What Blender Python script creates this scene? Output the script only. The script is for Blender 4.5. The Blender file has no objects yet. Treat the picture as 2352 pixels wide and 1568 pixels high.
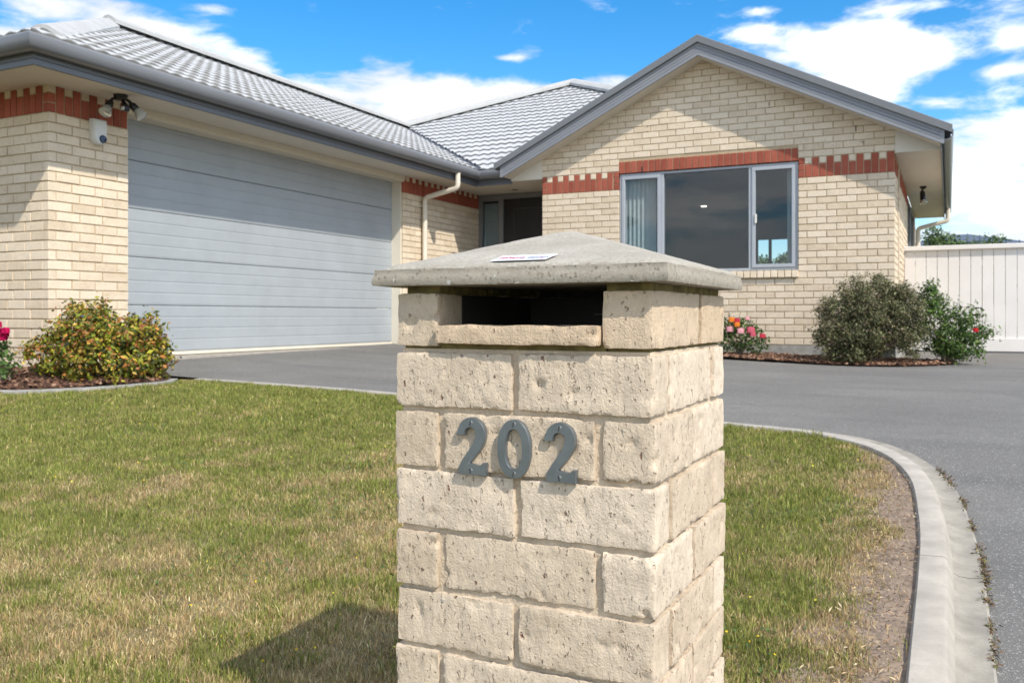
import bpy, bmesh, math, random
import numpy as np
from mathutils import Vector, Matrix, noise as mnoise
from mathutils.geometry import tessellate_polygon
R_ = math.radians
random.seed(7); rng = np.random.default_rng(11)
scene = bpy.context.scene
COL = scene.collection
# ------------------------------------------------------------------ camera, world, sun, exposure
EYE = 0.40
YAW = 26.16
cam_d = bpy.data.cameras.new('camera'); cam = bpy.data.objects.new('camera', cam_d); COL.objects.link(cam)
cam.location = (0, 0, EYE); cam.rotation_euler = (R_(90), 0, R_(YAW))
cam_d.sensor_width = 36; cam_d.lens = 36 * 2040 / 2352; cam_d.shift_y = -57 / 2352
cam_d.clip_start = 0.05; cam_d.clip_end = 3000
cam_d.dof.use_dof = True; cam_d.dof.focus_distance = 1.22; cam_d.dof.aperture_fstop = 17
scene.camera = cam
SUN = Vector((0.85, -0.50, 1.0)).normalized()
SUN_EL = math.asin(SUN.z); SUN_AZ = math.atan2(SUN.x, SUN.y)
sun_d = bpy.data.lights.new('sun', 'SUN'); sun_d.energy = 2.15; sun_d.angle = R_(0.55); sun_d.color = (1.0, 0.94, 0.85)
sun = bpy.data.objects.new('sun', sun_d); COL.objects.link(sun); sun.rotation_euler = SUN.to_track_quat('Z', 'Y').to_euler()
sun.location = (8, -6, 12)
scene.view_settings.view_transform = 'Standard'; scene.view_settings.look = 'None'
scene.view_settings.exposure = 1.24; scene.view_settings.gamma = 1.0
scene.view_settings.use_curve_mapping = False
SKY_STRENGTH = 0.15


# ------------------------------------------------------------------ node helpers
class NT:
    def __init__(s, tree):
        s.t = tree; s.n = tree.nodes; s.l = tree.links
    def _set(s, sock, v):
        if hasattr(v, 'is_linked') or isinstance(v, bpy.types.NodeSocket): s.l.new(v, sock)
        else:
            try: sock.default_value = v
            except Exception:
                sock.default_value = tuple(v) + (1.0,)
    def node(s, typ, ins=None, **attrs):
        nd = s.n.new(typ)
        for k, v in attrs.items(): setattr(nd, k, v)
        for k, v in (ins or {}).items(): s._set(nd.inputs[k], v)
        return nd
    def math(s, op, a, b=0.0, c=0.0, clamp=False):
        nd = s.n.new('ShaderNodeMath'); nd.operation = op; nd.use_clamp = clamp
        s._set(nd.inputs[0], a); s._set(nd.inputs[1], b); s._set(nd.inputs[2], c)
        return nd.outputs[0]
    def mix(s, fac, a, b, mode='MIX'):
        nd = s.n.new('ShaderNodeMix'); nd.data_type = 'RGBA'; nd.blend_type = mode
        s._set(nd.inputs[0], fac); s._set(nd.inputs[6], a); s._set(nd.inputs[7], b)
        return nd.outputs[2]
    def noise(s, scale, detail=4, rough=0.55, vec=None, dim='3D'):
        nd = s.n.new('ShaderNodeTexNoise'); nd.noise_dimensions = dim
        nd.inputs['Scale'].default_value = scale; nd.inputs['Detail'].default_value = detail; nd.inputs['Roughness'].default_value = rough
        if vec is not None: s.l.new(vec, nd.inputs['Vector'])
        return nd.outputs[0]
    def vor(s, scale, vec=None, feature='F1', rnd=1.0):
        nd = s.n.new('ShaderNodeTexVoronoi'); nd.feature = feature
        nd.inputs['Scale'].default_value = scale; nd.inputs['Randomness'].default_value = rnd
        if vec is not None: s.l.new(vec, nd.inputs['Vector'])
        return nd
    def ramp(s, fac, stops):
        nd = s.n.new('ShaderNodeValToRGB'); el = nd.color_ramp.elements
        while len(el) < len(stops): el.new(0.5)
        for e, (p, c) in zip(el, stops):
            e.position = p; e.color = (c, c, c, 1) if not hasattr(c, '__len__') else (*c, 1)
        s._set(nd.inputs[0], fac)
        return nd.outputs[0]
    def smooth(s, x, a, b):
        nd = s.n.new('ShaderNodeMapRange'); nd.interpolation_type = 'SMOOTHSTEP'
        s._set(nd.inputs[0], x); s._set(nd.inputs[1], a); s._set(nd.inputs[2], b)
        return nd.outputs[0]
    def pos(s, scale=(1, 1, 1), obj=False):
        if obj: o = s.node('ShaderNodeTexCoord').outputs['Object']
        else: o = s.node('ShaderNodeNewGeometry').outputs['Position']
        if tuple(scale) == (1, 1, 1): return o
        m = s.n.new('ShaderNodeMapping'); s.l.new(o, m.inputs[0]); m.inputs['Scale'].default_value = scale
        return m.outputs[0]
    def bump(s, h, strength=0.5, dist=0.01, normal=None):
        nd = s.n.new('ShaderNodeBump'); nd.inputs['Strength'].default_value = strength; nd.inputs['Distance'].default_value = dist
        s.l.new(h, nd.inputs['Height'])
        if normal is not None: s.l.new(normal, nd.inputs['Normal'])
        return nd.outputs[0]


def M(name, color=(.5, .5, .5), rough=0.7, metal=0.0, spec=0.4):
    m = bpy.data.materials.new(name); m.use_nodes = True
    nt = NT(m.node_tree); b = nt.n['Principled BSDF']
    if hasattr(color, '__len__'): b.inputs['Base Color'].default_value = (*color, 1)
    b.inputs['Roughness'].default_value = rough; b.inputs['Metallic'].default_value = metal
    b.inputs['Specular IOR Level'].default_value = spec
    return m, nt, b


def srgb(r, g, b):
    f = lambda c: ((c / 255 + 0.055) / 1.055) ** 2.4 if c > 10 else c / 255 / 12.92
    return (f(r), f(g), f(b))


def grainy(name, col, var=0.12, scale=8, rough=0.7, bumpscale=None, bstr=0.2, bdist=0.002, metal=0.0, spec=0.4, fine=0):
    m, nt, b = M(name, col, rough, metal, spec)
    n1 = nt.noise(scale, 5, .6, nt.pos())
    lo = tuple(c * (1 - var) for c in col); hi = tuple(min(1, c * (1 + var)) for c in col)
    c = nt.ramp(n1, [(0.3, lo), (0.7, hi)])
    if fine:
        n2 = nt.noise(fine, 3, .6, nt.pos())
        c = nt.mix(nt.ramp(n2, [(.35, 0.0), (.75, .35)]), c, lo)
    nt.l.new(c, b.inputs['Base Color'])
    if bumpscale:
        nt.l.new(nt.bump(nt.noise(bumpscale, 4, .6, nt.pos()), bstr, bdist), b.inputs['Normal'])
    return m


# ------------------------------------------------------------------ world: sky with clouds
world = bpy.data.worlds.new('World'); scene.world = world; world.use_nodes = True
w = NT(world.node_tree)
for n in list(w.n): w.n.remove(n)
sky = w.node('ShaderNodeTexSky', sky_type='NISHITA', sun_disc=False, sun_elevation=SUN_EL, sun_rotation=SUN_AZ,
             air_density=1.0, dust_density=0.25, ozone_density=3.0, altitude=50)
skyc = w.node('ShaderNodeHueSaturation', {'Saturation': 1.40, 'Value': 0.59, 'Hue': 0.497, 'Color': sky.outputs[0]}).outputs[0]
dirv = w.node('ShaderNodeTexCoord').outputs['Generated']
sep = w.node('ShaderNodeSeparateXYZ', {0: dirv})
az = w.math('ARCTAN2', sep.outputs[0], sep.outputs[1])
el = w.math('ARCSINE', sep.outputs[2])
qv = w.node('ShaderNodeCombineXYZ', {0: az, 1: w.math('MULTIPLY', el, 2.7), 2: 0.0}).outputs[0]
warp = w.node('ShaderNodeTexNoise', {'Vector': qv, 'Scale': 5.0, 'Detail': 3.0})
qw = w.node('ShaderNodeVectorMath', {0: qv, 1: w.node('ShaderNodeVectorMath', {0: warp.outputs[1], 3: 0.10}, operation='SCALE').outputs[0]}, operation='ADD').outputs[0]
nz = w.node('ShaderNodeTexNoise', {'Vector': qw, 'Scale': 6.5, 'Detail': 10.0, 'Roughness': 0.60}).outputs[0]
nz2 = w.node('ShaderNodeTexNoise', {'Vector': qw, 'Scale': 2.2, 'Detail': 3.0, 'Roughness': 0.5}).outputs[0]


def cloud_blob(azd, eld, ra, re, amp):
    a = w.math('DIVIDE', w.math('SUBTRACT', az, R_(azd)), R_(ra)); e = w.math('DIVIDE', w.math('SUBTRACT', el, R_(eld)), R_(re))
    d2 = w.math('ADD', w.math('MULTIPLY', a, a), w.math('MULTIPLY', e, e))
    return w.math('MULTIPLY', w.math('EXPONENT', w.math('MULTIPLY', d2, -1.0)), amp)


# directions (azimuth east of the lot's depth axis, elevation) of the cloud masses that stand in the sky
blobs = [(-53.75, 16.96, 4.69, 1.12, 0.51), (-56.02, 15.27, 2.13, 0.9, 0.43), (-50.57, 16.81, 1.3, 0.84, 0.26), (-46.0, 16.49, 3.2, 1.08, 0.53), (-42.96, 15.45, 2.16, 0.75, 0.43), (-48.32, 16.56, 1.62, 0.64, 0.36), (-44.62, 18.15, 1.56, 0.33, 0.37), (-41.93, 14.72, 1.16, 0.44, 0.26), (-24.7, 16.62, 1.72, 0.51, 0.43), (-26.47, 16.18, 1.25, 0.21, 0.34), (-35.24, 13.26, 4.91, 1.59, 0.47), (-30.81, 14.04, 5.31, 1.35, 0.47), (-25.77, 13.9, 3.46, 1.01, 0.49), (-19.89, 14.72, 3.11, 0.94, 0.51), (-28.29, 11.54, 10.06, 2.04, 0.51), (-39.29, 13.73, 1.79, 0.64, 0.36), (-10.84, 17.01, 2.05, 0.82, 0.47), (-7.88, 15.9, 4.26, 1.29, 0.48), (-4.41, 16.17, 3.26, 1.23, 0.55), (-1.56, 14.95, 2.48, 0.72, 0.45), (-10.97, 18.3, 1.18, 0.29, 0.24), (-5.63, 13.85, 3.58, 1.01, 0.49), (-1.33, 17.58, 2.33, 0.33, 0.31), (-3.21, 12.77, 1.6, 0.52, 0.31), (3.55, 15.22, 1.42, 0.71, 0.51), (2.91, 13.65, 1.68, 0.47, 0.41), (2.48, 10.17, 3.88, 1.44, 0.38), (1.61, 6.85, 7.88, 3.06, 0.42), (-0.18, 12.23, 1.52, 0.44, 0.33), (-9.15, 12.35, 5.76, 1.55, 0.31)]
bias = None
for bb in blobs:
    o = cloud_blob(*bb); bias = o if bias is None else w.math('ADD', bias, o)
# the view looks into the clearest part of a broken, mostly cloudy sky
clear = w.math('ADD', cloud_blob(-26, 17, 50, 17, .46), w.math('ADD', cloud_blob(120, 55, 60, 22, .25), cloud_blob(-130, 40, 40, 20, .22)))
dens = w.math('SUBTRACT', w.math('ADD', w.math('ADD', w.math('ADD', w.math('MULTIPLY', nz, 2.1), w.math('MULTIPLY', nz2, .45)), -.32), bias), clear)
cover = w.smooth(dens, .70, 1.16)
thick = w.smooth(dens, .95, 1.45)
cl_shade = w.smooth(w.node('ShaderNodeTexNoise', {'Vector': qw, 'Scale': 5.0, 'Detail': 6.0}).outputs[0], .36, .62)
cl_col = w.mix(cl_shade, (3.75, 3.7, 3.64), (2.45, 2.56, 2.72))
cl_col = w.mix(w.math('MULTIPLY', thick, .12), cl_col, (3.8, 3.75, 3.7))
# clouds glow towards the sun that stands behind the viewer's right shoulder
sdot = w.node('ShaderNodeVectorMath', {0: dirv, 1: tuple(SUN)}, operation='DOT_PRODUCT').outputs[1]
glow = w.math('ADD', .92, w.math('MULTIPLY', w.math('POWER', w.math('MAXIMUM', w.math('ADD', w.math('MULTIPLY', sdot, .5), .5), 0.0), 2.0), 1.55))
cl_col = w.node('ShaderNodeVectorMath', {0: cl_col, 3: glow}, operation='SCALE').outputs[0]
horizon_fade = w.smooth(el, -.02, .03)
skymix = w.mix(w.math('MULTIPLY', cover, horizon_fade), skyc, cl_col)
bg = w.node('ShaderNodeBackground', {'Color': skymix, 'Strength': SKY_STRENGTH})
wo = w.node('ShaderNodeOutputWorld', {'Surface': bg.outputs[0]})


# ------------------------------------------------------------------ mesh helpers
class MB:
    def __init__(s): s.v = []; s.f = []; s.m = []; s.cur = 0
    def quad(s, a, b, c, d):
        i = len(s.v); s.v += [a, b, c, d]; s.f.append((i, i + 1, i + 2, i + 3)); s.m.append(s.cur)
    def poly(s, pts):
        i = len(s.v); s.v += list(pts); s.f.append(tuple(range(i, i + len(pts)))); s.m.append(s.cur)
    def box(s, x0, x1, y0, y1, z0, z1):
        i = len(s.v)
        s.v += [(x0, y0, z0), (x1, y0, z0), (x1, y1, z0), (x0, y1, z0), (x0, y0, z1), (x1, y0, z1), (x1, y1, z1), (x0, y1, z1)]
        for q in ((0, 3, 2, 1), (4, 5, 6, 7), (0, 1, 5, 4), (1, 2, 6, 5), (2, 3, 7, 6), (3, 0, 4, 7)):
            s.f.append(tuple(i + k for k in q)); s.m.append(s.cur)
    def bbox(s, x0, x1, y0, y1, z0, z1, c=.004):
        """box with chamfered edges"""
        xs = (x0, x1); ys = (y0, y1); zs = (z0, z1); i = len(s.v); idx = {}
        for a in (0, 1):
            for b in (0, 1):
                for d in (0, 1):
                    sx = c if a == 0 else -c; sy = c if b == 0 else -c; sz = c if d == 0 else -c
                    idx[a, b, d, 0] = len(s.v); s.v.append((xs[a], ys[b] + sy, zs[d] + sz))
                    idx[a, b, d, 1] = len(s.v); s.v.append((xs[a] + sx, ys[b], zs[d] + sz))
                    idx[a, b, d, 2] = len(s.v); s.v.append((xs[a] + sx, ys[b] + sy, zs[d]))
        def F(*q): s.f.append(tuple(q)); s.m.append(s.cur)
        for a in (0, 1):
            q = [idx[a, 0, 0, 0], idx[a, 1, 0, 0], idx[a, 1, 1, 0], idx[a, 0, 1, 0]]; F(*(q if a else q[::-1]))
            q = [idx[0, a, 0, 1], idx[0, a, 1, 1], idx[1, a, 1, 1], idx[1, a, 0, 1]]; F(*(q if a else q[::-1]))
            q = [idx[0, 0, a, 2], idx[1, 0, a, 2], idx[1, 1, a, 2], idx[0, 1, a, 2]]; F(*(q if a else q[::-1]))
        for a in (0, 1):
            for b in (0, 1):
                F(idx[a, b, 0, 0], idx[a, b, 0, 1], idx[a, b, 1, 1], idx[a, b, 1, 0])
                F(idx[a, 0, b, 0], idx[a, 0, b, 2], idx[a, 1, b, 2], idx[a, 1, b, 0])
                F(idx[0, a, b, 1], idx[0, a, b, 2], idx[1, a, b, 2], idx[1, a, b, 1])
                for d in (0, 1): F(idx[a, b, d, 0], idx[a, b, d, 1], idx[a, b, d, 2])
    def prism(s, pts, axis, a, b):
        """polygon pts (2D) extruded from a to b along axis 'x','y','z'"""
        def P(p, t): return {'x': (t, p[0], p[1]), 'y': (p[0], t, p[1]), 'z': (p[0], p[1], t)}[axis]
        n = len(pts); i = len(s.v)
        s.v += [P(p, a) for p in pts] + [P(p, b) for p in pts]
        s.f.append(tuple(range(i, i + n))[::-1]); s.f.append(tuple(range(i + n, i + 2 * n))); s.m += [s.cur] * 2
        for k in range(n):
            s.f.append((i + k, i + (k + 1) % n, i + n + (k + 1) % n, i + n + k)); s.m.append(s.cur)
    def tube(s, pts, rad, n=12, cap=True):
        pts = [Vector(p) for p in pts]; rads = rad if hasattr(rad, '__len__') else [rad] * len(pts)
        rings = []; up = Vector((0.013, 0.021, 1))
        t0 = (pts[1] - pts[0]).normalized(); a = t0.cross(up)
        if a.length < .05: a = t0.cross(Vector((1, 0.1, 0)))
        a.normalize()
        for k, p in enumerate(pts):
            if k == 0: t = pts[1] - pts[0]
            elif k == len(pts) - 1: t = pts[-1] - pts[-2]
            else: t = (pts[k + 1] - p).normalized() + (p - pts[k - 1]).normalized()
            t.normalize(); a = (a - t * a.dot(t)).normalized(); b = t.cross(a)
            ring = []
            for j in range(n):
                th = 2 * math.pi * j / n; ring.append(len(s.v)); s.v.append(tuple(p + (a * math.cos(th) + b * math.sin(th)) * rads[k]))
            rings.append(ring)
        for r0, r1 in zip(rings, rings[1:]):
            for j in range(n):
                s.f.append((r0[j], r0[(j + 1) % n], r1[(j + 1) % n], r1[j])); s.m.append(s.cur)
        if cap:
            s.f.append(tuple(rings[0][::-1])); s.f.append(tuple(rings[-1])); s.m += [s.cur] * 2
    def lathe(s, prof, c, axis, n=20):
        """prof: (r, h) along axis vector from c"""
        ax = Vector(axis).normalized(); a = ax.orthogonal().normalized(); b = ax.cross(a); c = Vector(c); rings = []
        for r, h in prof:
            ring = []
            for j in range(n):
                th = 2 * math.pi * j / n; ring.append(len(s.v)); s.v.append(tuple(c + ax * h + (a * math.cos(th) + b * math.sin(th)) * max(r, 1e-5)))
            rings.append(ring)
        for r0, r1 in zip(rings, rings[1:]):
            for j in range(n):
                s.f.append((r0[j], r0[(j + 1) % n], r1[(j + 1) % n], r1[j])); s.m.append(s.cur)
        s.f.append(tuple(rings[0][::-1])); s.f.append(tuple(rings[-1])); s.m += [s.cur] * 2
    def sweep(s, prof, path, closed_prof=True, miter_ends=None):
        """prof: (out, z) ; path: list of (x, y); out is to the right-hand side of travel"""
        P = [Vector(p) for p in path]; n = len(P); offs = []
        for k in range(n):
            d0 = (P[k] - P[k - 1]).normalized() if k > 0 else None
            d1 = (P[k + 1] - P[k]).normalized() if k < n - 1 else None
            if d0 is None: d0 = d1
            if d1 is None: d1 = d0
            n0 = Vector((d0.y, -d0.x)); n1 = Vector((d1.y, -d1.x)); b = (n0 + n1).normalized(); offs.append(b / max(.2, b.dot(n0)))
        i = len(s.v); m = len(prof)
        for k in range(n):
            for (o, z) in prof: q = P[k] + offs[k] * o; s.v.append((q.x, q.y, z))
        for k in range(n - 1):
            for j in range(m if closed_prof else m - 1):
                a, b = i + k * m + j, i + k * m + (j + 1) % m
                s.f.append((a, b, b + m, a + m)); s.m.append(s.cur)
        if closed_prof:
            s.f.append(tuple(range(i, i + m))); s.f.append(tuple(range(i + (n - 1) * m, i + n * m))[::-1]); s.m += [s.cur] * 2
    def mesh(s, name, mats, smooth=False):
        me = bpy.data.meshes.new(name); me.from_pydata([tuple(v) for v in s.v], [], s.f)
        for mt in (mats if isinstance(mats, (list, tuple)) else [mats]): me.materials.append(mt)
        me.polygons.foreach_set('material_index', s.m)
        bm = bmesh.new(); bm.from_mesh(me); bmesh.ops.remove_doubles(bm, verts=bm.verts, dist=1e-5)
        bmesh.ops.recalc_face_normals(bm, faces=bm.faces); bm.to_mesh(me); bm.free()
        if smooth: shade(me, smooth if smooth is not True else 40)
        return me
    def build(s, name, mats, parent=None, smooth=False, **tags):
        return link(name, s.mesh(name, mats, smooth), parent, **tags)


def shade(me, angle=40):
    me.polygons.foreach_set('use_smooth', [True] * len(me.polygons))
    try: me.set_sharp_from_angle(angle=R_(angle))
    except Exception: pass


def link(name, data, parent=None, label=None, category=None, group=None, kind=None):
    o = bpy.data.objects.new(name, data); COL.objects.link(o)
    if parent is not None: o.parent = parent
    for k, v in (('label', label), ('category', category), ('group', group), ('kind', kind)):
        if v: o[k] = v
    return o


def empty(name, loc=(0, 0, 0), **t):
    o = link(name, None, None, **t); o.location = loc; o.empty_display_size = .1
    return o


def keep(child, parent):
    """parent without moving: children are built in world space"""
    child.parent = parent; child.matrix_parent_inverse = Matrix.Translation(-Vector(parent.location))
    return child


def np_mesh(name, V, F, mat, colors=None, smooth=False):
    me = bpy.data.meshes.new(name); k = F.shape[1]
    me.vertices.add(len(V)); me.vertices.foreach_set('co', np.ascontiguousarray(V, np.float32).ravel())
    me.loops.add(F.size); me.loops.foreach_set('vertex_index', F.astype(np.int32).ravel())
    me.polygons.add(len(F)); me.polygons.foreach_set('loop_start', np.arange(0, F.size, k, dtype=np.int32))
    me.polygons.foreach_set('loop_total', np.full(len(F), k, np.int32))
    me.materials.append(mat)
    if colors is not None:
        a = me.color_attributes.new('Col', 'FLOAT_COLOR', 'POINT')
        c4 = np.ones((len(V), 4), np.float32); c4[:, :3] = colors; a.data.foreach_set('color', c4.ravel())
    me.update(calc_edges=True)
    if smooth: me.polygons.foreach_set('use_smooth', [True] * len(F))
    return me


def sm(a, b, t):
    t = np.clip((t - a) / (b - a), 0, 1); return t * t * (3 - 2 * t)


def gz(x, y):
    a = np.interp(y, [-40, -6, -2, 0, 1.3, 2.2, 3.5, 4.9, 8, 11.4, 14.5, 60], [-.75, -.66, -.52, -.44, -.385, -.345, -.28, -.215, -.18, -.15, -.11, -.1])
    return a + .022 * np.clip(-1 - np.asarray(x), 0, 6) * sm(1.5, 5, y)


_lat = rng.random((256, 256))
def vnoise(x, y, s):
    x = np.asarray(x) * s; y = np.asarray(y) * s; xi = np.floor(x).astype(int); yi = np.floor(y).astype(int)
    fx = x - xi; fy = y - yi; fx = fx * fx * (3 - 2 * fx); fy = fy * fy * (3 - 2 * fy)
    g = lambda a, b: _lat[a % 256, b % 256]
    return (g(xi, yi) * (1 - fx) + g(xi + 1, yi) * fx) * (1 - fy) + (g(xi, yi + 1) * (1 - fx) + g(xi + 1, yi + 1) * fx) * fy
def fbm(x, y, s): return (vnoise(x, y, s) + .5 * vnoise(x + 31.3, y + 7.7, 2.1 * s) + .25 * vnoise(x - 11.1, y + 3.3, 4.3 * s)) / 1.75


_c, _s = math.cos(R_(YAW)), math.sin(R_(YAW))
def proj(p):
    """image position on a 2352 wide picture, and depth (used to rank which bricks and tiles show largest)"""
    X = _c * p[0] + _s * p[1]; Z = -_s * p[0] + _c * p[1]
    if Z < .2: return None
    return 1176 + 2040 * X / Z, 727 - 2040 * (p[2] - EYE) / Z, Z


def inside(poly, x, y):
    x = np.asarray(x); y = np.asarray(y); r = np.zeros(x.shape, bool); n = len(poly)
    for i in range(n):
        x0, y0 = poly[i]; x1, y1 = poly[(i + 1) % n]
        c = ((y0 > y) != (y1 > y)) & (x < (x1 - x0) * (y - y0) / (y1 - y0 + 1e-12) + x0); r ^= c
    return r


# ------------------------------------------------------------------ materials
def brick_material(name, lo, hi, speck, big=False, specks=.5):
    m, nt, b = M(name, hi, .92, 0, .2)
    geo = nt.node('ShaderNodeNewGeometry'); oi = nt.node('ShaderNodeObjectInfo')
    r = nt.math('FRACT', nt.math('ADD', geo.outputs['Random Per Island'], oi.outputs['Random']))
    P = geo.outputs['Position']
    base = nt.ramp(r, [(0, lo), (.5, tuple((a + c) / 2 for a, c in zip(lo, hi))), (1, hi)])
    n1 = nt.noise(9 if not big else 16, 5, .6, P)
    base = nt.mix(nt.ramp(n1, [(.3, .0), (.75, .5)]), base, tuple(min(1, c * 1.14) for c in hi))
    n2 = nt.noise(45 if not big else 80, 4, .65, P)
    base = nt.mix(nt.ramp(n2, [(.5, 0.0), (.78, .38)]), base, tuple(c * .64 for c in lo))
    wn = nt.node('ShaderNodeTexNoise', {'Vector': P, 'Scale': 120.0 if big else 60.0, 'Detail': 3.0})
    Pw = nt.node('ShaderNodeVectorMath', {0: P, 1: nt.node('ShaderNodeVectorMath', {0: wn.outputs[1], 3: .010 if big else .02}, operation='SCALE').outputs[0]}, operation='ADD').outputs[0]
    mp = nt.node('ShaderNodeMapping', {0: Pw, 'Scale': (1, 1, .45)}).outputs[0]
    def spots(scale, dmax, frac, ch):
        v = nt.vor(scale, mp); sc = nt.node('ShaderNodeSeparateColor', {0: v.outputs['Color']})
        return nt.math('MULTIPLY', nt.math('SUBTRACT', 1.0, nt.smooth(v.outputs['Distance'], dmax * .55, dmax)), nt.math('GREATER_THAN', sc.outputs[ch], 1 - frac)), sc.outputs[(ch + 1) % 3]
    if not big:
        sp, _ = spots(40, .2, specks * .3, 0); base = nt.mix(nt.math('MULTIPLY', sp, .6), base, speck)
        h = nt.math('ADD', nt.math('MULTIPLY', nt.noise(120, 4, .7, P), .6), nt.math('MULTIPLY', nt.noise(26, 5, .6, mp), .8))
        nt.l.new(base, b.inputs['Base Color']); nt.l.new(nt.bump(h, .6, .004), b.inputs['Normal']); return m
    dirt = nt.ramp(nt.noise(11, 6, .7, P), [(.50, 0.), (.72, .42)]); base = nt.mix(dirt, base, (.33, .265, .19))
    s4, _ = spots(150, .27, specks * .22, 2); s1, c1 = spots(95, .22, specks * .11, 0); s2, _ = spots(230, .30, specks * .16, 1); s3, _ = spots(70, .17, .035, 2)
    base = nt.mix(nt.math('MULTIPLY', s1, .8), base, nt.mix(c1, speck, (.10, .075, .055)))
    base = nt.mix(nt.math('MULTIPLY', s2, .4), base, (.26, .16, .10)); base = nt.mix(nt.math('MULTIPLY', s4, .28), base, (.30, .20, .13))
    base = nt.mix(nt.math('MULTIPLY', s3, .7), base, (.66, .63, .57))
    scr = nt.noise(1.0, 3, .55, nt.node('ShaderNodeMapping', {0: Pw, 'Scale': (210, 210, 26)}).outputs[0]); sl = nt.smooth(scr, .64, .76)
    base = nt.mix(nt.math('MULTIPLY', sl, .3), base, tuple(c * .55 for c in lo))
    nt.l.new(base, b.inputs['Base Color'])
    h = nt.math('ADD', nt.math('MULTIPLY', nt.noise(330, 4, .7, P), .45), nt.math('MULTIPLY', nt.noise(90, 5, .65, mp), .8))
    h = nt.math('SUBTRACT', h, nt.math('MULTIPLY', sl, .8)); h = nt.math('SUBTRACT', h, nt.math('MULTIPLY', s1, 1.2)); h = nt.math('SUBTRACT', h, nt.math('MULTIPLY', s2, .9)); h = nt.math('SUBTRACT', h, nt.math('MULTIPLY', s4, 1.1)); h = nt.math('ADD', h, nt.math('MULTIPLY', s3, .6))
    nt.l.new(nt.bump(h, 1.0, .0042), b.inputs['Normal'])
    return m


MAT = {}
MAT['brick'] = brick_material('cream_brick', (.53, .425, .30), (.665, .56, .425), (.22, .12, .07), specks=.35)
MAT['pbrick'] = brick_material('rough_cream_brick', (.515, .41, .29), (.665, .555, .425), (.27, .10, .07), big=True, specks=.8)
MAT['pbrick_tan'] = brick_material('tan_brick', (.53, .395, .26), (.60, .47, .33), (.24, .12, .07), big=True, specks=.5)
MAT['red'] = brick_material('red_brick', (.235, .060, .038), (.345, .10, .062), (.17, .05, .03), specks=.15)
MAT['mortar'] = grainy('mortar', (.42, .32, .20), .18, 30, .95, 150, .5, .003)
MAT['pmortar'] = grainy('pale_mortar', (.54, .44, .32), .22, 22, .95, 140, .8, .005, fine=120)
MAT['moss'] = grainy('mossy_mortar', (.20, .16, .06), .5, 40, .95, 120, .7, .005, fine=160)


def cap_material():
    m, nt, b = M('cap_concrete', (.45, .42, .36), .85, 0, .3)
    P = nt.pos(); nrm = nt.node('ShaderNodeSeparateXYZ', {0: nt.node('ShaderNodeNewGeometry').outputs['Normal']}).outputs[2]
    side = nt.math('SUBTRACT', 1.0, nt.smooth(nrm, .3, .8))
    c = nt.ramp(nt.noise(14, 5, .62, P), [(.25, (.29, .265, .215)), (.55, (.365, .335, .28)), (.8, (.43, .40, .345))])
    c = nt.mix(nt.ramp(nt.noise(210, 3, .7, P), [(.42, 0.), (.72, .55)]), c, (.19, .165, .125))
    v = nt.vor(170, nt.node('ShaderNodeVectorMath', {0: P, 1: nt.node('ShaderNodeVectorMath', {0: nt.node('ShaderNodeTexNoise', {'Vector': P, 'Scale': 200.0}).outputs[1], 3: .006}, operation='SCALE').outputs[0]}, operation='ADD').outputs[0]); agg = nt.math('MULTIPLY', nt.math('LESS_THAN', v.outputs['Distance'], .38),
                                      nt.math('GREATER_THAN', nt.node('ShaderNodeSeparateColor', {0: v.outputs['Color']}).outputs[0], .62))
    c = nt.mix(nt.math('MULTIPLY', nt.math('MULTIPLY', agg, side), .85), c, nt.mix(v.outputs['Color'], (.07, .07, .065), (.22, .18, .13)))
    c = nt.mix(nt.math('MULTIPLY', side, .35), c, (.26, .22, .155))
    spots = nt.math('MULTIPLY', nt.math('GREATER_THAN', nt.noise(60, 2, .5, nt.pos((1, 1.6, 1))), .73), .5)
    c = nt.mix(spots, c, (.60, .59, .56))
    nt.l.new(c, b.inputs['Base Color'])
    h = nt.math('ADD', nt.math('MULTIPLY', nt.noise(260, 4, .7, P), .7), nt.math('MULTIPLY', nt.noise(70, 4, .6, P), .6))
    nt.l.new(nt.bump(h, .6, .002), b.inputs['Normal'])
    return m


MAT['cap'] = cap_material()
MAT['concrete'] = grainy('kerb_concrete', (.355, .32, .27), .2, 9, .9, 160, .35, .003, fine=90)
MAT['channel'] = grainy('channel_concrete', (.285, .26, .215), .25, 12, .92, 200, .45, .003, fine=120)
MAT['found'] = grainy('foundation_concrete', (.30, .285, .255), .25, 12, .9, 80, .4, .004)
MAT['tile'] = grainy('roof_tile', (.41, .415, .42), .12, 3, .75, 300, .15, .001, fine=30)
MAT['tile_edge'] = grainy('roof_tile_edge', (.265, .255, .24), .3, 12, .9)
MAT['ridge'] = grainy('ridge_cap', (.38, .38, .37), .08, 3, .7, 300, .1, .001)
MAT['gutter'] = grainy('gutter_steel', (.15, .155, .165), .05, 2, .30, None, spec=.5)
MAT['fascia'] = grainy('fascia_steel', (.115, .12, .13), .05, 2, .42, None, spec=.5)
MAT['barge'] = grainy('barge_steel', (.22, .225, .24), .05, 2, .4, None, spec=.5)
MAT['flash'] = grainy('flashing_steel', (.15, .155, .16), .05, 3, .45, None, spec=.5)
MAT['valley'] = grainy('valley_steel', (.035, .038, .045), .1, 5, .5)
MAT['soffit'] = grainy('soffit_paint', (.62, .57, .48), .03, 2, .75)
MAT['cream'] = grainy('cream_paint', (.66, .60, .49), .04, 3, .5)
MAT['pipe'] = grainy('downpipe_plastic', (.66, .59, .48), .04, 4, .35)
MAT['gdoor'] = grainy('garage_door_steel', (.325, .348, .362), .06, 2.5, .45, 260, .12, .001)
MAT['alu'] = grainy('window_aluminium', (.34, .36, .385), .04, 4, .35, None, metal=.0, spec=.6)
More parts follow.
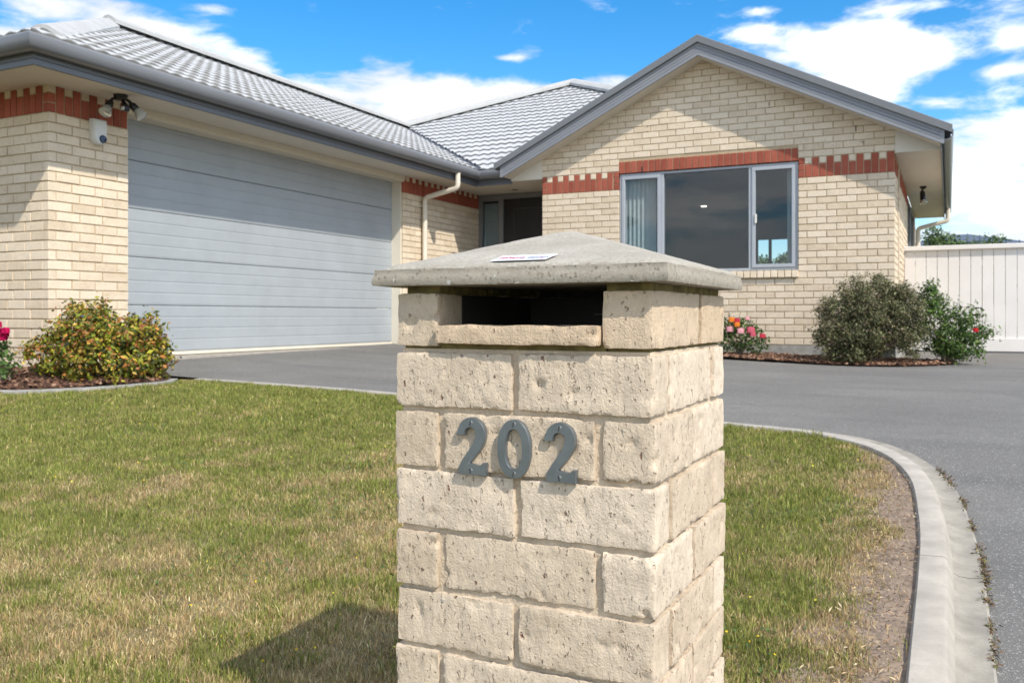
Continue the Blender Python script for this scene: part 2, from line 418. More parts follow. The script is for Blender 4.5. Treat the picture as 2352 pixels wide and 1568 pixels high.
MAT['alu_dark'] = grainy('door_frame_aluminium', (.17, .17, .17), .05, 4, .4)
MAT['door'] = grainy('front_door_paint', (.022, .02, .021), .2, 6, .35)
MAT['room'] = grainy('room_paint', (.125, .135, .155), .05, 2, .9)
MAT['slat'] = grainy('blind_fabric', (.72, .74, .68), .05, 20, .8)
MAT['sofa'] = grainy('cushion_fabric', (.62, .62, .58), .05, 30, .9)
MAT['fence'] = grainy('fence_paint', (.68, .65, .615), .04, 3, .6, 40, .15, .002)
MAT['black'] = grainy('black_plastic', (.012, .012, .013), .2, 10, .35)
MAT['white'] = grainy('white_plastic', (.62, .61, .57), .04, 8, .4)
MAT['blue'] = grainy('dark_blue_plastic', (.012, .03, .075), .1, 8, .12)
MAT['numeral'] = grainy('brushed_zinc', (.21, .235, .25), .12, 40, .36, 400, .12, .0006, metal=.75, spec=.5)
MAT['screw'] = grainy('screw_steel', (.20, .215, .22), .15, 60, .45, None, metal=.7)
MAT['slot'] = M('slot_black', (.02, .02, .02), .8)[0]
MAT['rust'] = grainy('rusty_brass', (.22, .10, .03), .4, 60, .6)
MAT['tapblue'] = grainy('tap_blue', (.05, .2, .55), .1, 20, .4)
MAT['tin'] = grainy('letterbox_tin', (.03, .028, .025), .2, 20, .6)
MAT['tin_edge'] = grainy('letterbox_tin_edge', (.16, .15, .14), .2, 20, .5, metal=.5)
MAT['stk_white'] = grainy('sticker_white', (.80, .80, .80), .02, 8, .3)
MAT['stk_red'] = M('sticker_red', (.48, .01, .10), .4)[0]
MAT['stk_navy'] = M('sticker_navy', (.09, .10, .20), .4)[0]
MAT['bark'] = grainy('bark', (.12, .085, .06), .35, 30, .95, 60, .6, .01)
MAT['twig'] = grainy('twig', (.20, .15, .11), .3, 40, .95)
MAT['nroof'] = grainy('neighbour_roof_steel', (.075, .095, .13), .1, 3, .5)
MAT['nwall'] = grainy('neighbour_wall', (.5, .46, .4), .06, 3, .9)


def glass_material():
    m = bpy.data.materials.new('window_glass'); m.use_nodes = True; nt = NT(m.node_tree)
    for n in list(nt.n): nt.n.remove(n)
    lw = nt.node('ShaderNodeLayerWeight', {'Blend': .5}); f5 = nt.math('POWER', lw.outputs['Facing'], 5.0); tr = nt.node('ShaderNodeBsdfTransparent', {'Color': (.74, .78, .80, 1)})
    gl = nt.node('ShaderNodeBsdfGlossy', {'Color': (1, 1, 1, 1), 'Roughness': .0})
    bp = nt.bump(nt.noise(1.2, 2, .5, nt.pos()), .03, .01); nt.l.new(bp, gl.inputs['Normal'])
    mx = nt.node('ShaderNodeMixShader', {0: nt.math('ADD', .036, nt.math('MULTIPLY', f5, .9), clamp=True), 1: tr.outputs[0], 2: gl.outputs[0]})
    nt.node('ShaderNodeOutputMaterial', {0: mx.outputs[0]}); return m


MAT['glass'] = glass_material()
m, nt, b = M('lamp_glass', (.50, .50, .45), .12, .55); MAT['lampglass'] = m
m, nt, b = M('lit_lamp', (.9, .9, .9), .4); b.inputs['Emission Color'].default_value = (1, .9, .75, 1); b.inputs['Emission Strength'].default_value = 3.0; MAT['lit'] = m


def asphalt_material():
    m, nt, b = M('asphalt', (.2, .2, .19), .88, 0, .35); P = nt.pos()
    c = nt.ramp(nt.noise(.9, 5, .6, P), [(.3, (.158, .149, .134)), (.7, (.225, .213, .193))])
    st = nt.noise(3.5, 6, .7, P); c = nt.mix(nt.ramp(st, [(.56, 0.), (.70, .45)]), c, (.115, .11, .10))
    sk = nt.noise(1.0, 4, .6, nt.pos((.35, 2.2, 1)))
    c = nt.mix(nt.ramp(sk, [(.48, 0.), (.68, .55)]), c, (.112, .108, .102))
    v = nt.vor(260, P); c = nt.mix(nt.math('MULTIPLY', nt.node('ShaderNodeSeparateColor', {0: v.outputs['Color']}).outputs[0], .7), c, (.10, .096, .09))
    hi = nt.math('GREATER_THAN', nt.node('ShaderNodeSeparateColor', {0: v.outputs['Color']}).outputs[1], .94); c = nt.mix(nt.math('MULTIPLY', hi, .8), c, (.40, .385, .36))
    nt.l.new(c, b.inputs['Base Color']); nt.l.new(nt.bump(v.outputs['Distance'], .8, .004), b.inputs['Normal']); return m


MAT['asphalt'] = asphalt_material()
MAT['soil'] = grainy('dry_soil', (.255, .19, .138), .35, 14, .95, 60, .9, .014, fine=55)
MAT['thatch'] = grainy('lawn_thatch', (.20, .165, .08), .45, 6, .95, 90, .8, .01, fine=50)
MAT['ground'] = grainy('ground_earth', (.13, .125, .065), .3, 1.5, .95, 30, .5, .02)
MAT['mulchbase'] = grainy('mulch_bed', (.085, .045, .03), .5, 20, .95, 70, .9, .02, fine=60)


def attr_mat(name, rough=.7, trans=.25, spec=.25):
    m, nt, b = M(name, (.1, .1, .05), rough, 0, spec)
    a = nt.node('ShaderNodeAttribute', attribute_name='Col'); nt.l.new(a.outputs['Color'], b.inputs['Base Color'])
    if trans:
        t = nt.node('ShaderNodeBsdfTranslucent', {'Color': a.outputs['Color']}); out = nt.n['Material Output']
        mx = nt.node('ShaderNodeMixShader', {0: trans, 1: b.outputs[0], 2: t.outputs[0]}); nt.l.new(mx.outputs[0], out.inputs[0])
    return m


MAT['leaf'] = attr_mat('leaf', .55, .3, .35)
MAT['blade'] = attr_mat('grass_blade', .7, .25, .2)
MAT['chip'] = attr_mat('bark_chip', .95, 0, .1)
MAT['petal'] = attr_mat('petal', .6, .3, .2)

# ------------------------------------------------------------------ ground, lawn, driveway, kerb
KERB = [(-5.50, 5.33), (-4.8, 5.35), (-4.13, 5.34), (-3.54, 5.30), (-2.7, 5.23), (-1.8, 5.13), (-1.25, 5.06), (-.92, 4.99), (-.70, 4.90), (-.52, 4.78), (-.38, 4.63),
        (-.27, 4.43), (-.19, 4.18), (-.135, 3.88), (-.105, 3.5), (-.085, 3.1), (-.08, 2.7), (-.08, 2.2), (-.08, 1.6), (-.09, .9), (-.12, .2), (-.22, -.6), (-.45, -1.4), (-.8, -2.0)]


def cat(P, n=6):
    out = []
    for i in range(len(P) - 1):
        p0 = P[max(0, i - 1)]; p1 = P[i]; p2 = P[i + 1]; p3 = P[min(len(P) - 1, i + 2)]
        for k in range(n):
            t = k / n
            out.append(tuple(.5 * (2 * b + (c - a) * t + (2 * a - 5 * b + 4 * c - d) * t * t + (-a + 3 * b - 3 * c + d) * t ** 3) for a, b, c, d in zip(p0, p1, p2, p3)))
    return out + [P[-1]]


kpath = cat(KERB, 5)


def offset_path(P, d):
    out = []
    for i in range(len(P)):
        a = Vector(P[max(0, i - 1)]); b = Vector(P[min(len(P) - 1, i + 1)]); t = (b - a).normalized(); out.append((P[i][0] - t.y * d, P[i][1] + t.x * d))
    return out


def sheet(name, poly, mat, dz, res, xr, yr, **t):
    xs = np.arange(xr[0], xr[1] + res, res); ys = np.arange(yr[0], yr[1] + res, res); mb = MB()
    bm = bmesh.new()
    return xs, ys


def grid_sheet(name, xs, ys, dz, mat, hole=None, **t):
    X, Y = np.meshgrid(xs, ys); Zv = gz(X, Y) + dz; V = np.stack([X, Y, Zv], -1).reshape(-1, 3); nx = len(xs)
    i, j = np.meshgrid(np.arange(nx - 1), np.arange(len(ys) - 1)); a = (j * nx + i).ravel(); F = np.stack([a, a + 1, a + nx + 1, a + nx], -1)
    me = np_mesh(name, V, F, mat); shade(me, 60); return link(name, me, None, **t)


def poly_sheet(name, poly, dz, mat, step=.4, extra=None, **t):
    """polygon filled and cut into a grid, then dropped on the terrain"""
    bm = bmesh.new(); vs = [bm.verts.new((p[0], p[1], 0)) for p in poly]; bm.faces.new(vs)
    x0, x1 = min(p[0] for p in poly), max(p[0] for p in poly); y0, y1 = min(p[1] for p in poly), max(p[1] for p in poly)
    for ax, lo, hi in (((1, 0, 0), x0, x1), ((0, 1, 0), y0, y1)):
        st = max(step, (hi - lo) / 60)
        for c in np.arange(lo + st, hi, st):
            bmesh.ops.bisect_plane(bm, geom=bm.verts[:] + bm.edges[:] + bm.faces[:], plane_co=tuple(c * k for k in ax), plane_no=ax)
    for v in bm.verts:
        v.co.z = float(gz(v.co.x, v.co.y)) + dz + (extra(v.co.x, v.co.y) if extra else 0)
    bmesh.ops.recalc_face_normals(bm, faces=bm.faces)
    if sum(f.normal.z for f in bm.faces) < 0: bmesh.ops.reverse_faces(bm, faces=bm.faces)
    me = bpy.data.meshes.new(name); bm.to_mesh(me); bm.free(); me.materials.append(mat); shade(me, 60)
    return link(name, me, None, **t)


gx = np.concatenate([[-900, -300, -120, -60, -35], np.arange(-24, 14, 1.0), [18, 30, 60, 150, 400, 900]])
gy = np.concatenate([[-300, -80, -40, -20], np.arange(-12, 24, 1.0), [30, 45, 70, 130, 300, 1200]])
grid_sheet('ground', gx, gy, -.07, MAT['ground'], kind='structure')
LAWN = [p for p in kpath] + [(-1.4, -2.6), (-12, -2.6), (-12, 2.95), (-7.6, 3.2), (-6.6, 3.95), (-6.24, 4.15), (-6.02, 4.24), (-5.76, 4.45), (-5.57, 4.69), (-5.47, 4.97), (-5.62, 5.2)]
poly_sheet('lawn', LAWN, -.012, MAT['thatch'], .15, extra=lambda x, y: -.03 * float(sm(-.42, -.34, x - min(0, .0)) * (1 - sm(4.2, 4.5, y))), kind='structure')
KW = .095          # kerb width, top and face
chan_out = offset_path(kpath, .17)
tail = [p for p in chan_out if p[1] < 4.6 or True]
DRIVE = [p for p in offset_path(kpath, .155)] + [(-.5, -3.2), (-1.5, -4), (9, -4), (9, 16), (-.5, 16), (-.5, 12.1), (-5.3, 12.1), (-5.3, 13.0), (-7.0, 13.0), (-7.2, 10.7), (-7.2, 6.05), (-6.75, 5.85), (-6.3, 5.75), (-5.85, 5.42)]
poly_sheet('driveway', DRIVE, -.055, MAT['asphalt'], .5, extra=lambda x, y: .045 * float(sm(3.8, 5.2, y)) + .045 * float(sm(-5.0, -7.0, x)), kind='structure')


def kerb():
    P = kpath; root = empty('kerb', (0, 0, 0), kind='structure'); root['label'] = 'pale concrete kerb curving round the lawn beside the asphalt driveway'
    prof = [(0, -.12), (0, -.004), (.006, .006), (.068, .008), (.078, .003), (.088, -.02), (.094, -.034), (.094, -.12)]
    for mat, name, pf in ((MAT['concrete'], 'kerb_stone', prof), (MAT['channel'], 'channel', [(.0935, -.12), (.0935, -.037), (.11, -.044), (.135, -.047), (.17, -.043), (.176, -.047), (.176, -.12)])):
        # cut into lengths with open joints
        cum = [0]
        for a, b in zip(P, P[1:]): cum.append(cum[-1] + math.dist(a, b))
        L = 2.35; nseg = int(cum[-1] / L) + 1
        for sgi in range(nseg):
            lo, hi = sgi * L + .0025, (sgi + 1) * L - .0025; ss = [lo] + [c for c in cum if lo < c < hi] + [min(hi, cum[-1])]
            pts = []
            for s_ in ss:
                k = min(max(0, int(np.searchsorted(cum, s_)) - 1), len(P) - 2); f = (s_ - cum[k]) / (cum[k + 1] - cum[k] + 1e-9)
                pts.append((P[k][0] + (P[k + 1][0] - P[k][0]) * f, P[k][1] + (P[k + 1][1] - P[k][1]) * f))
            if len(pts) < 2 or math.dist(pts[0], pts[-1]) < .02: continue
            mb = MB(); mb.sweep([(-o, z) for o, z in pf], pts)
            mb.v = [(x, y, z + float(gz(x, y)) + random.uniform(-.0006, .0006)) for x, y, z in mb.v]
            if name == 'channel':
                mb.v = [(x, y, z + .036 * float(sm(3.6, 5.0, y))) for x, y, z in mb.v]
            mb.build(name, mat, root, smooth=35)


kerb()
# concrete mowing strip along the left bed, soil strip and beds
EDGE = cat([(-5.62, 5.22), (-5.47, 4.97), (-5.57, 4.69), (-5.76, 4.45), (-6.02, 4.24), (-6.24, 4.15), (-6.6, 3.95), (-7.6, 3.2), (-12, 2.95)], 5)
mb = MB(); mb.sweep([(-.045, -.08), (-.045, .012), (.035, .012), (.035, -.08)], EDGE)
mb.v = [(x, y, z + float(gz(x, y))) for x, y, z in mb.v]
mb.build('mowing_strip', MAT['found'], None, kind='structure')
BED1 = [(-5.66, 5.25)] + [(x - .02, y + .02) for x, y in EDGE[3:]] + [(-12, 5.2), (-7.02, 5.2), (-7.02, 6.0), (-6.6, 5.8), (-6.25, 5.72), (-5.85, 5.4)]
poly_sheet('garden_bed', BED1, -.004, MAT['mulchbase'], .25, extra=lambda x, y: .035 * float(fbm(x, y, 3)), kind='structure')
BED2 = [(-5.3, 11.5), (-4.2, 11.3), (-3.2, 11.15), (-2.45, 11.02), (-1.93, 10.88), (-1.35, 10.76), (-.89, 10.74), (-.55, 10.83), (-.25, 11.05), (-.02, 11.35), (.10, 11.7), (.0, 12.1), (-.3, 12.4), (-.55, 12.4), (-.55, 11.95), (-5.3, 11.95)]
poly_sheet('garden_bed', BED2, -.006, MAT['mulchbase'], .25, extra=lambda x, y: .04 * float(fbm(x, y, 3)), kind='structure')
SOIL = [p for p in kpath if p[1] < 4.62 and p[1] > -1.9] + [(-.9, -1.9), (-.45, -.6), (-.40, .6), (-.34, 1.3), (-.33, 1.95), (-.34, 2.38), (-.35, 2.74), (-.355, 3.34), (-.38, 3.9), (-.43, 4.3), (-.46, 4.5)]
poly_sheet('soil_strip', SOIL, -.022, MAT['soil'], .06, extra=lambda x, y: .013 * float(fbm(x, y, 14)) + .006 * float(fbm(x, y, 45)), kind='structure')

# ------------------------------------------------------------------ house: dimensions
GX, GY = -7.03, 5.16          # garage side wall (faces +x) and front wall (faces -y)
BB = 2.184                    # underside of the red band
SZ = 2.42                     # soffit
CO = .086                     # brick course
WY, WX0, WX1 = 11.90, -5.35, -.59   # gable wall
DY0, DY1 = 6.00, 10.77        # garage opening
EY = 13.08                    # entry wall
APX, APZ, GS = -2.97, 3.848, .4876
house = empty('house', (GX, GY, 0), label='single storey cream brick house with red brick band and grey tiled roof behind the lawn', category='house')


def hpart(name, mb, mats, parent=None, smooth=False, **t):
    o = mb.build(name, mats, None, smooth, **t)
    keep(o, house) if parent is None else setattr(o, 'parent', parent)
    return o


# mortar cores (8 mm behind the brick face)
INS = .009
walls = {}
mb = MB(); mb.box(-12, GX - INS, GY + INS, GY + .12, -.052, SZ + .1); mb.box(GX - .12, GX - INS, GY + .12, DY0 - INS, -.052, SZ + .1)
walls['gf'] = hpart('wall', mb, MAT['mortar'])
mb = MB(); mb.box(GX - .12, GX - INS, DY1 + INS, EY, -.052, SZ + .1); walls['g2'] = hpart('wall', mb, MAT['mortar'])
mb = MB()
w0, w1, wz0, wz1 = -4.17, -1.734, 1.007, 2.403
mb.box(WX0 + INS, w0 - INS, WY + INS, WY + .13, .034, 2.70); mb.box(w1 + INS, WX1 - INS, WY + INS, WY + .13, .034, 2.70)
mb.box(w0 - INS, w1 + INS, WY + INS, WY + .13, .034, .9); mb.box(w0 - INS, w1 + INS, WY + INS, WY + .13, wz1 + .012, 2.70)
mb.prism([(WX0 + INS, 2.70), (WX1 - INS, 2.70), (APX, APZ + .05)], 'y', WY + INS, WY + .13)
mb.box(WX0 + INS, WX0 + .13, WY + .13, EY, .034, SZ + .1)
walls['gb'] = hpart('wall', mb, MAT['mortar'])
mb = MB(); mb.box(WX1 - .13, WX1 - INS, 18.9, 19.6, .034, SZ + .1); hpart('wall', mb, MAT['mortar'])
mb = MB(); mb.box(WX1 - .13, WX1 - INS, WY + .13, 15.7, .034, SZ + .1);
walls['sd'] = hpart('wall', mb, MAT['mortar'])
mb = MB(); mb.box(-12, GX + .006, GY - .006, GY + .1, -.45, -.054); mb.box(GX - .1, GX + .006, GY + .1, DY0, -.45, -.054); hpart('foundation', mb, MAT['found'])
mb = MB(); mb.box(GX - .1, GX + .006, DY1, EY, -.45, -.054); hpart('foundation', mb, MAT['found'])
mb = MB(); mb.box(WX0 - .006, WX1 + .006, WY - .006, WY + .1, -.45, .032); mb.box(WX1 - .1, WX1 + .006, WY + .1, 19.6, -.45, .032)
hpart('foundation', mb, MAT['found'])

# ------------------------------------------------------------------ bricks
BR = []      # (origin, dir, length, height, wall key, material)


def course(wall, fixed, dirn, z, h, a, b, openings=(), start=None, pitch=.24, mat='brick', jx=.01):
    """bricks between a and b along the wall, running bond whose joints fall at start + k * pitch"""
    segs = [(a, b)]
    for o0, o1 in openings:
        ns = []
        for s0, s1 in segs:
            if o1 <= s0 or o0 >= s1: ns.append((s0, s1)); continue
            if o0 - s0 > .03: ns.append((s0, o0))
            if s1 - o1 > .03: ns.append((o1, s1))
        segs = ns
    for s0, s1 in segs:
        k = math.floor((s0 - start) / pitch)
        cuts = []
        while start + k * pitch < s1:
            c = start + k * pitch
            if c - s0 > .055 and s1 - c > .055: cuts.append(c)
            k += 1
        ed = [s0] + cuts + [s1]
        for i, (p, q) in enumerate(zip(ed, ed[1:])):
            p2 = p + (jx / 2 if i > 0 else 0); q2 = q - (jx / 2 if i < len(ed) - 2 else 0)
            BR.append((wall, fixed, dirn, p2, z, q2 - p2, h, mat))


HB = .076
# gable wall: 25 courses below the band, then the band, then up into the gable
for c in range(25):
    z = .034 + c * CO + .005
    op = [(w0, w1)] if z + HB > .915 and z < wz1 else []
    st = WX0 + (.08 if c % 2 == 0 else .20)
    st2 = WX1 - (.08 if c % 2 == 0 else .20)
    if op:
        course('gb', WY, 'x', z, HB, WX0, w0, (), st); course('gb', WY, 'x', z, HB, w1, WX1, (), st2)
    else: course('gb', WY, 'x', z, HB, WX0, WX1, (), st)


def band(wall, fixed, dirn, a, b, first, stack_a, stack_b, pitch=.0865, corner_cream=False):
    """soldier band: tall red, short red with a cream block above, stacked headers at the ends"""
    p = a
    if stack_a:
        for k in range(3):
            BR.append((wall, fixed, dirn, a, BB + .005 + k * CO, .07, HB, 'brick' if (corner_cream and k == 2) else 'red'))
        p = a + .08
    e = b - (.08 if stack_b else 0); n = max(1, round((e - p) / pitch)); pt = (e - p) / n
    for i in range(n):
        s0 = p + i * pt; wd = pt - .010
        if (i % 2 == 0) == (first == 's'):
            BR.append((wall, fixed, dirn, s0, BB + .005, wd, .162, 'red')); BR.append((wall, fixed, dirn, s0, BB + .005 + .172, wd, HB, 'brick'))
        else: BR.append((wall, fixed, dirn, s0, BB + .005, wd, .248, 'red'))
    if stack_b:
        for k in range(3):
            BR.append((wall, fixed, dirn, b - .07, BB + .005 + k * CO, .07, HB, 'brick' if (corner_cream and k == 2) else 'red'))


band('gb', WY, 'x', WX0, w0 - .002, 's', True, True)
band('gb', WY, 'x', w1 + .002, WX1, 's', True, False)
n = 28; pt = (w1 - w0) / n
for i in range(n): BR.append(('gb', WY, 'x', w0 + i * pt + .005, wz1 + .008, pt - .010, .162, 'red'))
c = 0; z = BB + 3 * CO + .005
while z < APZ:
    half = (APZ - z) / GS; a = max(WX0, APX - half); b2 = min(WX1, APX + half)
    op = [(w0, w1)] if z < wz1 + .172 else []
    st = WX0 + (.20 if c % 2 == 0 else .08)
    course('gb', WY, 'x', z, HB, a, b2, op, st); z += CO; c += 1
# garage front and pier
for c in range(26):
    z = -.052 + c * CO + .005
    if c % 2 == 0:   # corner brick lies along the side wall
        course('gf', GX, 'y', z, HB, GY, DY0, (), GY + .235); course('gf', GY, 'x', z, HB, -12, GX - .08, (), GX - .075)
    else:
        course('gf', GX, 'y', z, HB, GY + .08, DY0, (), GY + .075 + .24); course('gf', GY, 'x', z, HB, -12, GX, (), GX - .235)
    z2 = z
    course('g2', GX, 'y', z, HB, DY1, EY, (), DY1 + (.08 if c % 2 else .2))
band('gf', GX, 'y', GY + .001, DY0, 't', True, False, corner_cream=True)
band('gf', GY, 'x', -12, GX - .08, 't', False, False)
band('g2', GX, 'y', DY1, EY, 't', False, False)
# right side wall
for c in range(25):
    z = .034 + c * CO + .005
    course('sd', WX1, 'y', z, HB, WY + .08, 15.7, (), WY + (.2 if c % 2 else .08)); course('sd', WX1, 'y', z, HB, 18.9, 19.6, (), 19.0)
band('sd', WX1, 'y', WY + .08, 15.7, 't', False, False)


def brick_geo(L, H, c=.0045, D=.07, var=0):
    r = random.Random(var * 7 + 1); j = lambda a: r.uniform(-a, a)
    y1 = .0035
    v = [(0, D, 0), (L, D, 0), (L, D, H), (0, D, H), (0, y1, 0), (L, y1, 0), (L, y1, H), (0, y1, H),
         (c + j(.0015), j(.001), c + j(.0015)), (L - c + j(.0015), j(.001), c + j(.0015)), (L - c + j(.0015), j(.001), H - c + j(.0015)), (c + j(.0015), j(.001), H - c + j(.0015))]
    f = [(8, 9, 10, 11), (4, 5, 9, 8), (5, 6, 10, 9), (6, 7, 11, 10), (7, 4, 8, 11), (0, 1, 5, 4), (1, 2, 6, 5), (2, 3, 7, 6), (3, 0, 4, 7), (3, 2, 1, 0)]
    return v, f


def brick_matrix(b):
    wall, fixed, dirn, s, z, L, H, mat = b
    if dirn == 'x': return Matrix(((1, 0, 0, s), (0, 1, 0, fixed), (0, 0, 1, z), (0, 0, 0, 1)))
    return Matrix(((0, -1, 0, fixed), (1, 0, 0, s), (0, 0, 1, z), (0, 0, 0, 1)))


def rank(c, area):
    q = proj(c)
    if q is None: return 0
    x, y, Z = q
    if not (-5 < x < 2357 and -5 < y < 1573): return 0
    if 905 < x < 1672 and y > 655: return 0
    if 855 < x < 1705 and 600 < y < 660: return 0
    if 60 < x < 380 and y > 760: return 0
    if 1890 < x < 2130 and y > 640: return 0
    return area / Z ** 2


def bricks():
    rk = []
    for i, bk in enumerate(BR):
        M4 = brick_matrix(bk); c = M4 @ Vector((bk[5] / 2, 0, bk[6] / 2)); q = proj(c); fac = 1
        if q:
            nrm = Vector((0, -1)) if bk[2] == 'x' else Vector((1, 0)); d = Vector((-c.x, -c.y)).normalized(); fac = max(0, nrm.dot(d))
        rk.append((rank(c, bk[5] * bk[6] * fac), i))
    best = set()
    for key in ('brick', 'red'):
        rr = sorted([r for r in rk if BR[r[1]][7] == key and r[0] > 0], reverse=True)[:298 if key == 'brick' else 220]; best |= {i for _, i in rr}
    cache = {}; JV = {'brick': [], 'red': []}; JF = {'brick': [], 'red': []}
    for i, bk in enumerate(BR):
        var = i % 5; mat = bk[7]; key = (round(bk[5], 3), round(bk[6], 3), var, mat)
        M4 = brick_matrix(bk) @ Matrix.Translation((0, random.uniform(-.002, .0025), random.uniform(-.001, .001))) @ Matrix.Rotation(random.gauss(0, .0025), 4, 'Y')
        if i in best:
            if key not in cache:
                v, f = brick_geo(key[0], key[1], var=var); me = bpy.data.meshes.new('brick'); me.from_pydata(v, [], f); me.materials.append(MAT[mat]); cache[key] = me
            o = link('brick' if mat == 'brick' else 'red_brick', cache[key]); o.parent = walls[bk[0]]; o.matrix_parent_inverse = Matrix.Identity(4); o.matrix_basis = M4
        else:
            v, f = brick_geo(bk[5], bk[6], var=var); k = len(JV[mat]); JV[mat] += [tuple(M4 @ Vector(p)) for p in v]; JF[mat] += [tuple(k + q for q in ff) for ff in f]
    for mat, nm in (('brick', 'brick_courses'), ('red', 'red_brick_courses')):
        if JF[mat]:
            me = bpy.data.meshes.new(nm); me.from_pydata(JV[mat], [], JF[mat]); me.materials.append(MAT[mat]); keep(link(nm, me, None, kind='stuff'), house)


for o in walls.values():           # cores are children of the house; bricks hang below them in world space
    pass
bricks()
# bricks were placed with matrices in world space while their wall is offset by nothing (walls keep world coordinates)

for x, z, h in ((-3.83, wz1 + .01, .075), (-3.0, wz1 + .01, .075), (-2.3, wz1 + .01, .075), (-1.32, .036, .08), (-3.3, .036, .08), (-2.2, .036, .08), (-4.3, .036, .08), (-1.04, BB + 10 * CO * .62, .08), (-3.75, BB + 9.0 * CO, .08), (-2.1, BB + 11 * CO, .08)):
    k = round((z - .034) / CO); mb = MB(); mb.box(x - .0055, x + .0055, WY - .0008, WY + .02, z, z + h); hpart('weep_hole', mb, MAT['slot'])
# brick-on-edge window sill
n = 28; pt = (w1 - w0 + .02) / n; sill = None
sv = MB(); sv.box(w0, w1, WY + .0, WY + .12, .89, .975); sill = hpart('window_sill', sv, MAT['mortar'])
mes = []
for k in range(4):
    s1 = MB(); s1.bbox(0, pt - .009, -.042 + random.uniform(-.002, .002), .11, 0, .092, .005); s1.cur = 0; mes.append(s1.mesh('sill_brick', MAT['brick']))
for i in range(n):
    o = link('sill_brick', mes[i % 4], sill); o.location = (w0 - .01 + i * pt, WY, .905 + random.uniform(-.0015, .0015)); o.rotation_euler = (R_(-6), 0, 0)

# ------------------------------------------------------------------ soffits, fascia, gutters
mb = MB()
mb.box(-12, -6.48, 4.63, GY + .02, SZ, SZ + .012); mb.box(GX - .02, -6.48, GY + .02, 11.97, SZ, SZ + .012)
mb.box(GX - .02, -5.86, 11.97, EY + .02, SZ, SZ + .012); mb.box(-5.86, WX0 + .02, WY + .02, EY + .02, SZ, SZ + .012)
sof = hpart('soffit', mb, MAT['soffit'])
mb = MB()
for y in (6.9, 9.3, 11.7): mb.box(GX + .0, -6.485, y, y + .006, SZ - .0025, SZ + .001)
mb.box(-6.6, -6.594, 4.64, GY, SZ - .0025, SZ + .001)
hpart('soffit_joint', mb, MAT['cream'])
mb = MB(); mb.box(WX1 - .02, -.08, WY + .02, 20.1, SZ, SZ + .012); hpart('soffit', mb, MAT['soffit'])
# gable: sloping soffits and boxed triangular ends
zb = lambda x: APZ - GS * abs(x - APX)
YB = 11.63
mb = MB()
for xe in (-5.856, -.082):
    mb.quad((APX, YB, zb(APX) + .004), (xe, YB, zb(xe) + .004), (xe, WY + .05, zb(xe) + .004), (APX, WY + .05, zb(APX) + .004))
    mb.quad((APX, YB, zb(APX) + .016), (xe, YB, zb(xe) + .016), (xe, WY + .05, zb(xe) + .016), (APX, WY + .05, zb(APX) + .016))
hpart('gable_soffit', mb, MAT['soffit'])
for xi, xe in ((WX0, -5.856), (WX1, -.082)):
    mb = MB(); mb.prism([(xi, SZ - .004), (xe, SZ - .004), (xe, zb(xe) + .012), (xi, zb(xi) + .012)], 'y', WY - .006, WY + .012); hpart('gable_end_panel', mb, MAT['soffit'])
FPROF = [(0, 2.385), (.012, 2.385), (.016, 2.39), (.016, 2.43), (.010, 2.437), (.016, 2.444), (.016, 2.49), (.010, 2.497), (.016, 2.504), (.016, 2.59), (0, 2.59)]
mb = MB(); mb.sweep([(-o, z) for o, z in FPROF][::-1], [(-5.87, 11.96), (-6.48, 11.96), (-6.48, 4.63), (-12, 4.63)])
hpart('fascia', mb, MAT['fascia'], smooth=25)
mb = MB(); mb.sweep(FPROF, [(-.082, 11.66), (-.082, 20.1)][::-1][::-1]); hpart('fascia', mb, MAT['fascia'], smooth=25)
G0 = 2.472
GP = [(.0, .128), (.0, .022), (.022, .004), (.055, .0), (.085, .010), (.107, .032), (.119, .062), (.123, .092), (.121, .116), (.114, .128), (.104, .130), (.102, .121),
      (.110, .110), (.111, .09), (.106, .062), (.096, .04), (.078, .022), (.055, .014), (.028, .018), (.012, .03), (.012, .128)]
mb = MB(); mb.sweep([(-(o + .017), z + G0) for o, z in GP][::-1], [(-5.80, 11.96), (-6.48, 11.96), (-6.48, 4.63), (-12, 4.63)])
hpart('gutter', mb, MAT['gutter'], smooth=50)
mb = MB(); mb.sweep([(o + .017, z + G0) for o, z in GP], [(-.082, 11.62), (-.082, 20.15)])
hpart('gutter', mb, MAT['gutter'], smooth=50)
# barge boards with ribs and capping flashing
BP = [(.03, .0), (.012, .0), (.008, .006), (.008, .040), (.014, .046), (.008, .052), (.008, .082), (.014, .088), (.008, .094), (.008, .120), (.014, .126), (.008, .132), (.008, .175), (.03, .175)]
FLP = [(.0, .178), (-.030, .172), (-.030, .262), (-.024, .268), (.14, .270), (.14, .178)]


def raked(prof, y0, x0, x1, slope_ends):
    mb = MB()
    def ring(x): return [(x, y0 + o, zb(x) + d) for o, d in prof]
    A, B = ring(x0), ring(x1); n = len(prof)
    for k in range(n): mb.quad(A[k], A[(k + 1) % n], B[(k + 1) % n], B[k])
    mb.poly(A); mb.poly(B); return mb


for xe, xf in ((-5.856, -5.985), (-.082, .045)):
    hpart('barge_board', raked(BP, YB - .03, APX, xe, 0), MAT['barge'], smooth=25)
    hpart('barge_flashing', raked(FLP, YB - .03, APX, xf, 0), MAT['flash'], smooth=25)
# end caps of the barge
mb = MB(); mb.box(-.082, -.04, YB - .02, YB + .04, 2.44, 2.62); mb.box(-5.90, -5.856, YB - .02, YB + .04, 2.44, 2.62)
hpart('barge_end', mb, MAT['barge'])

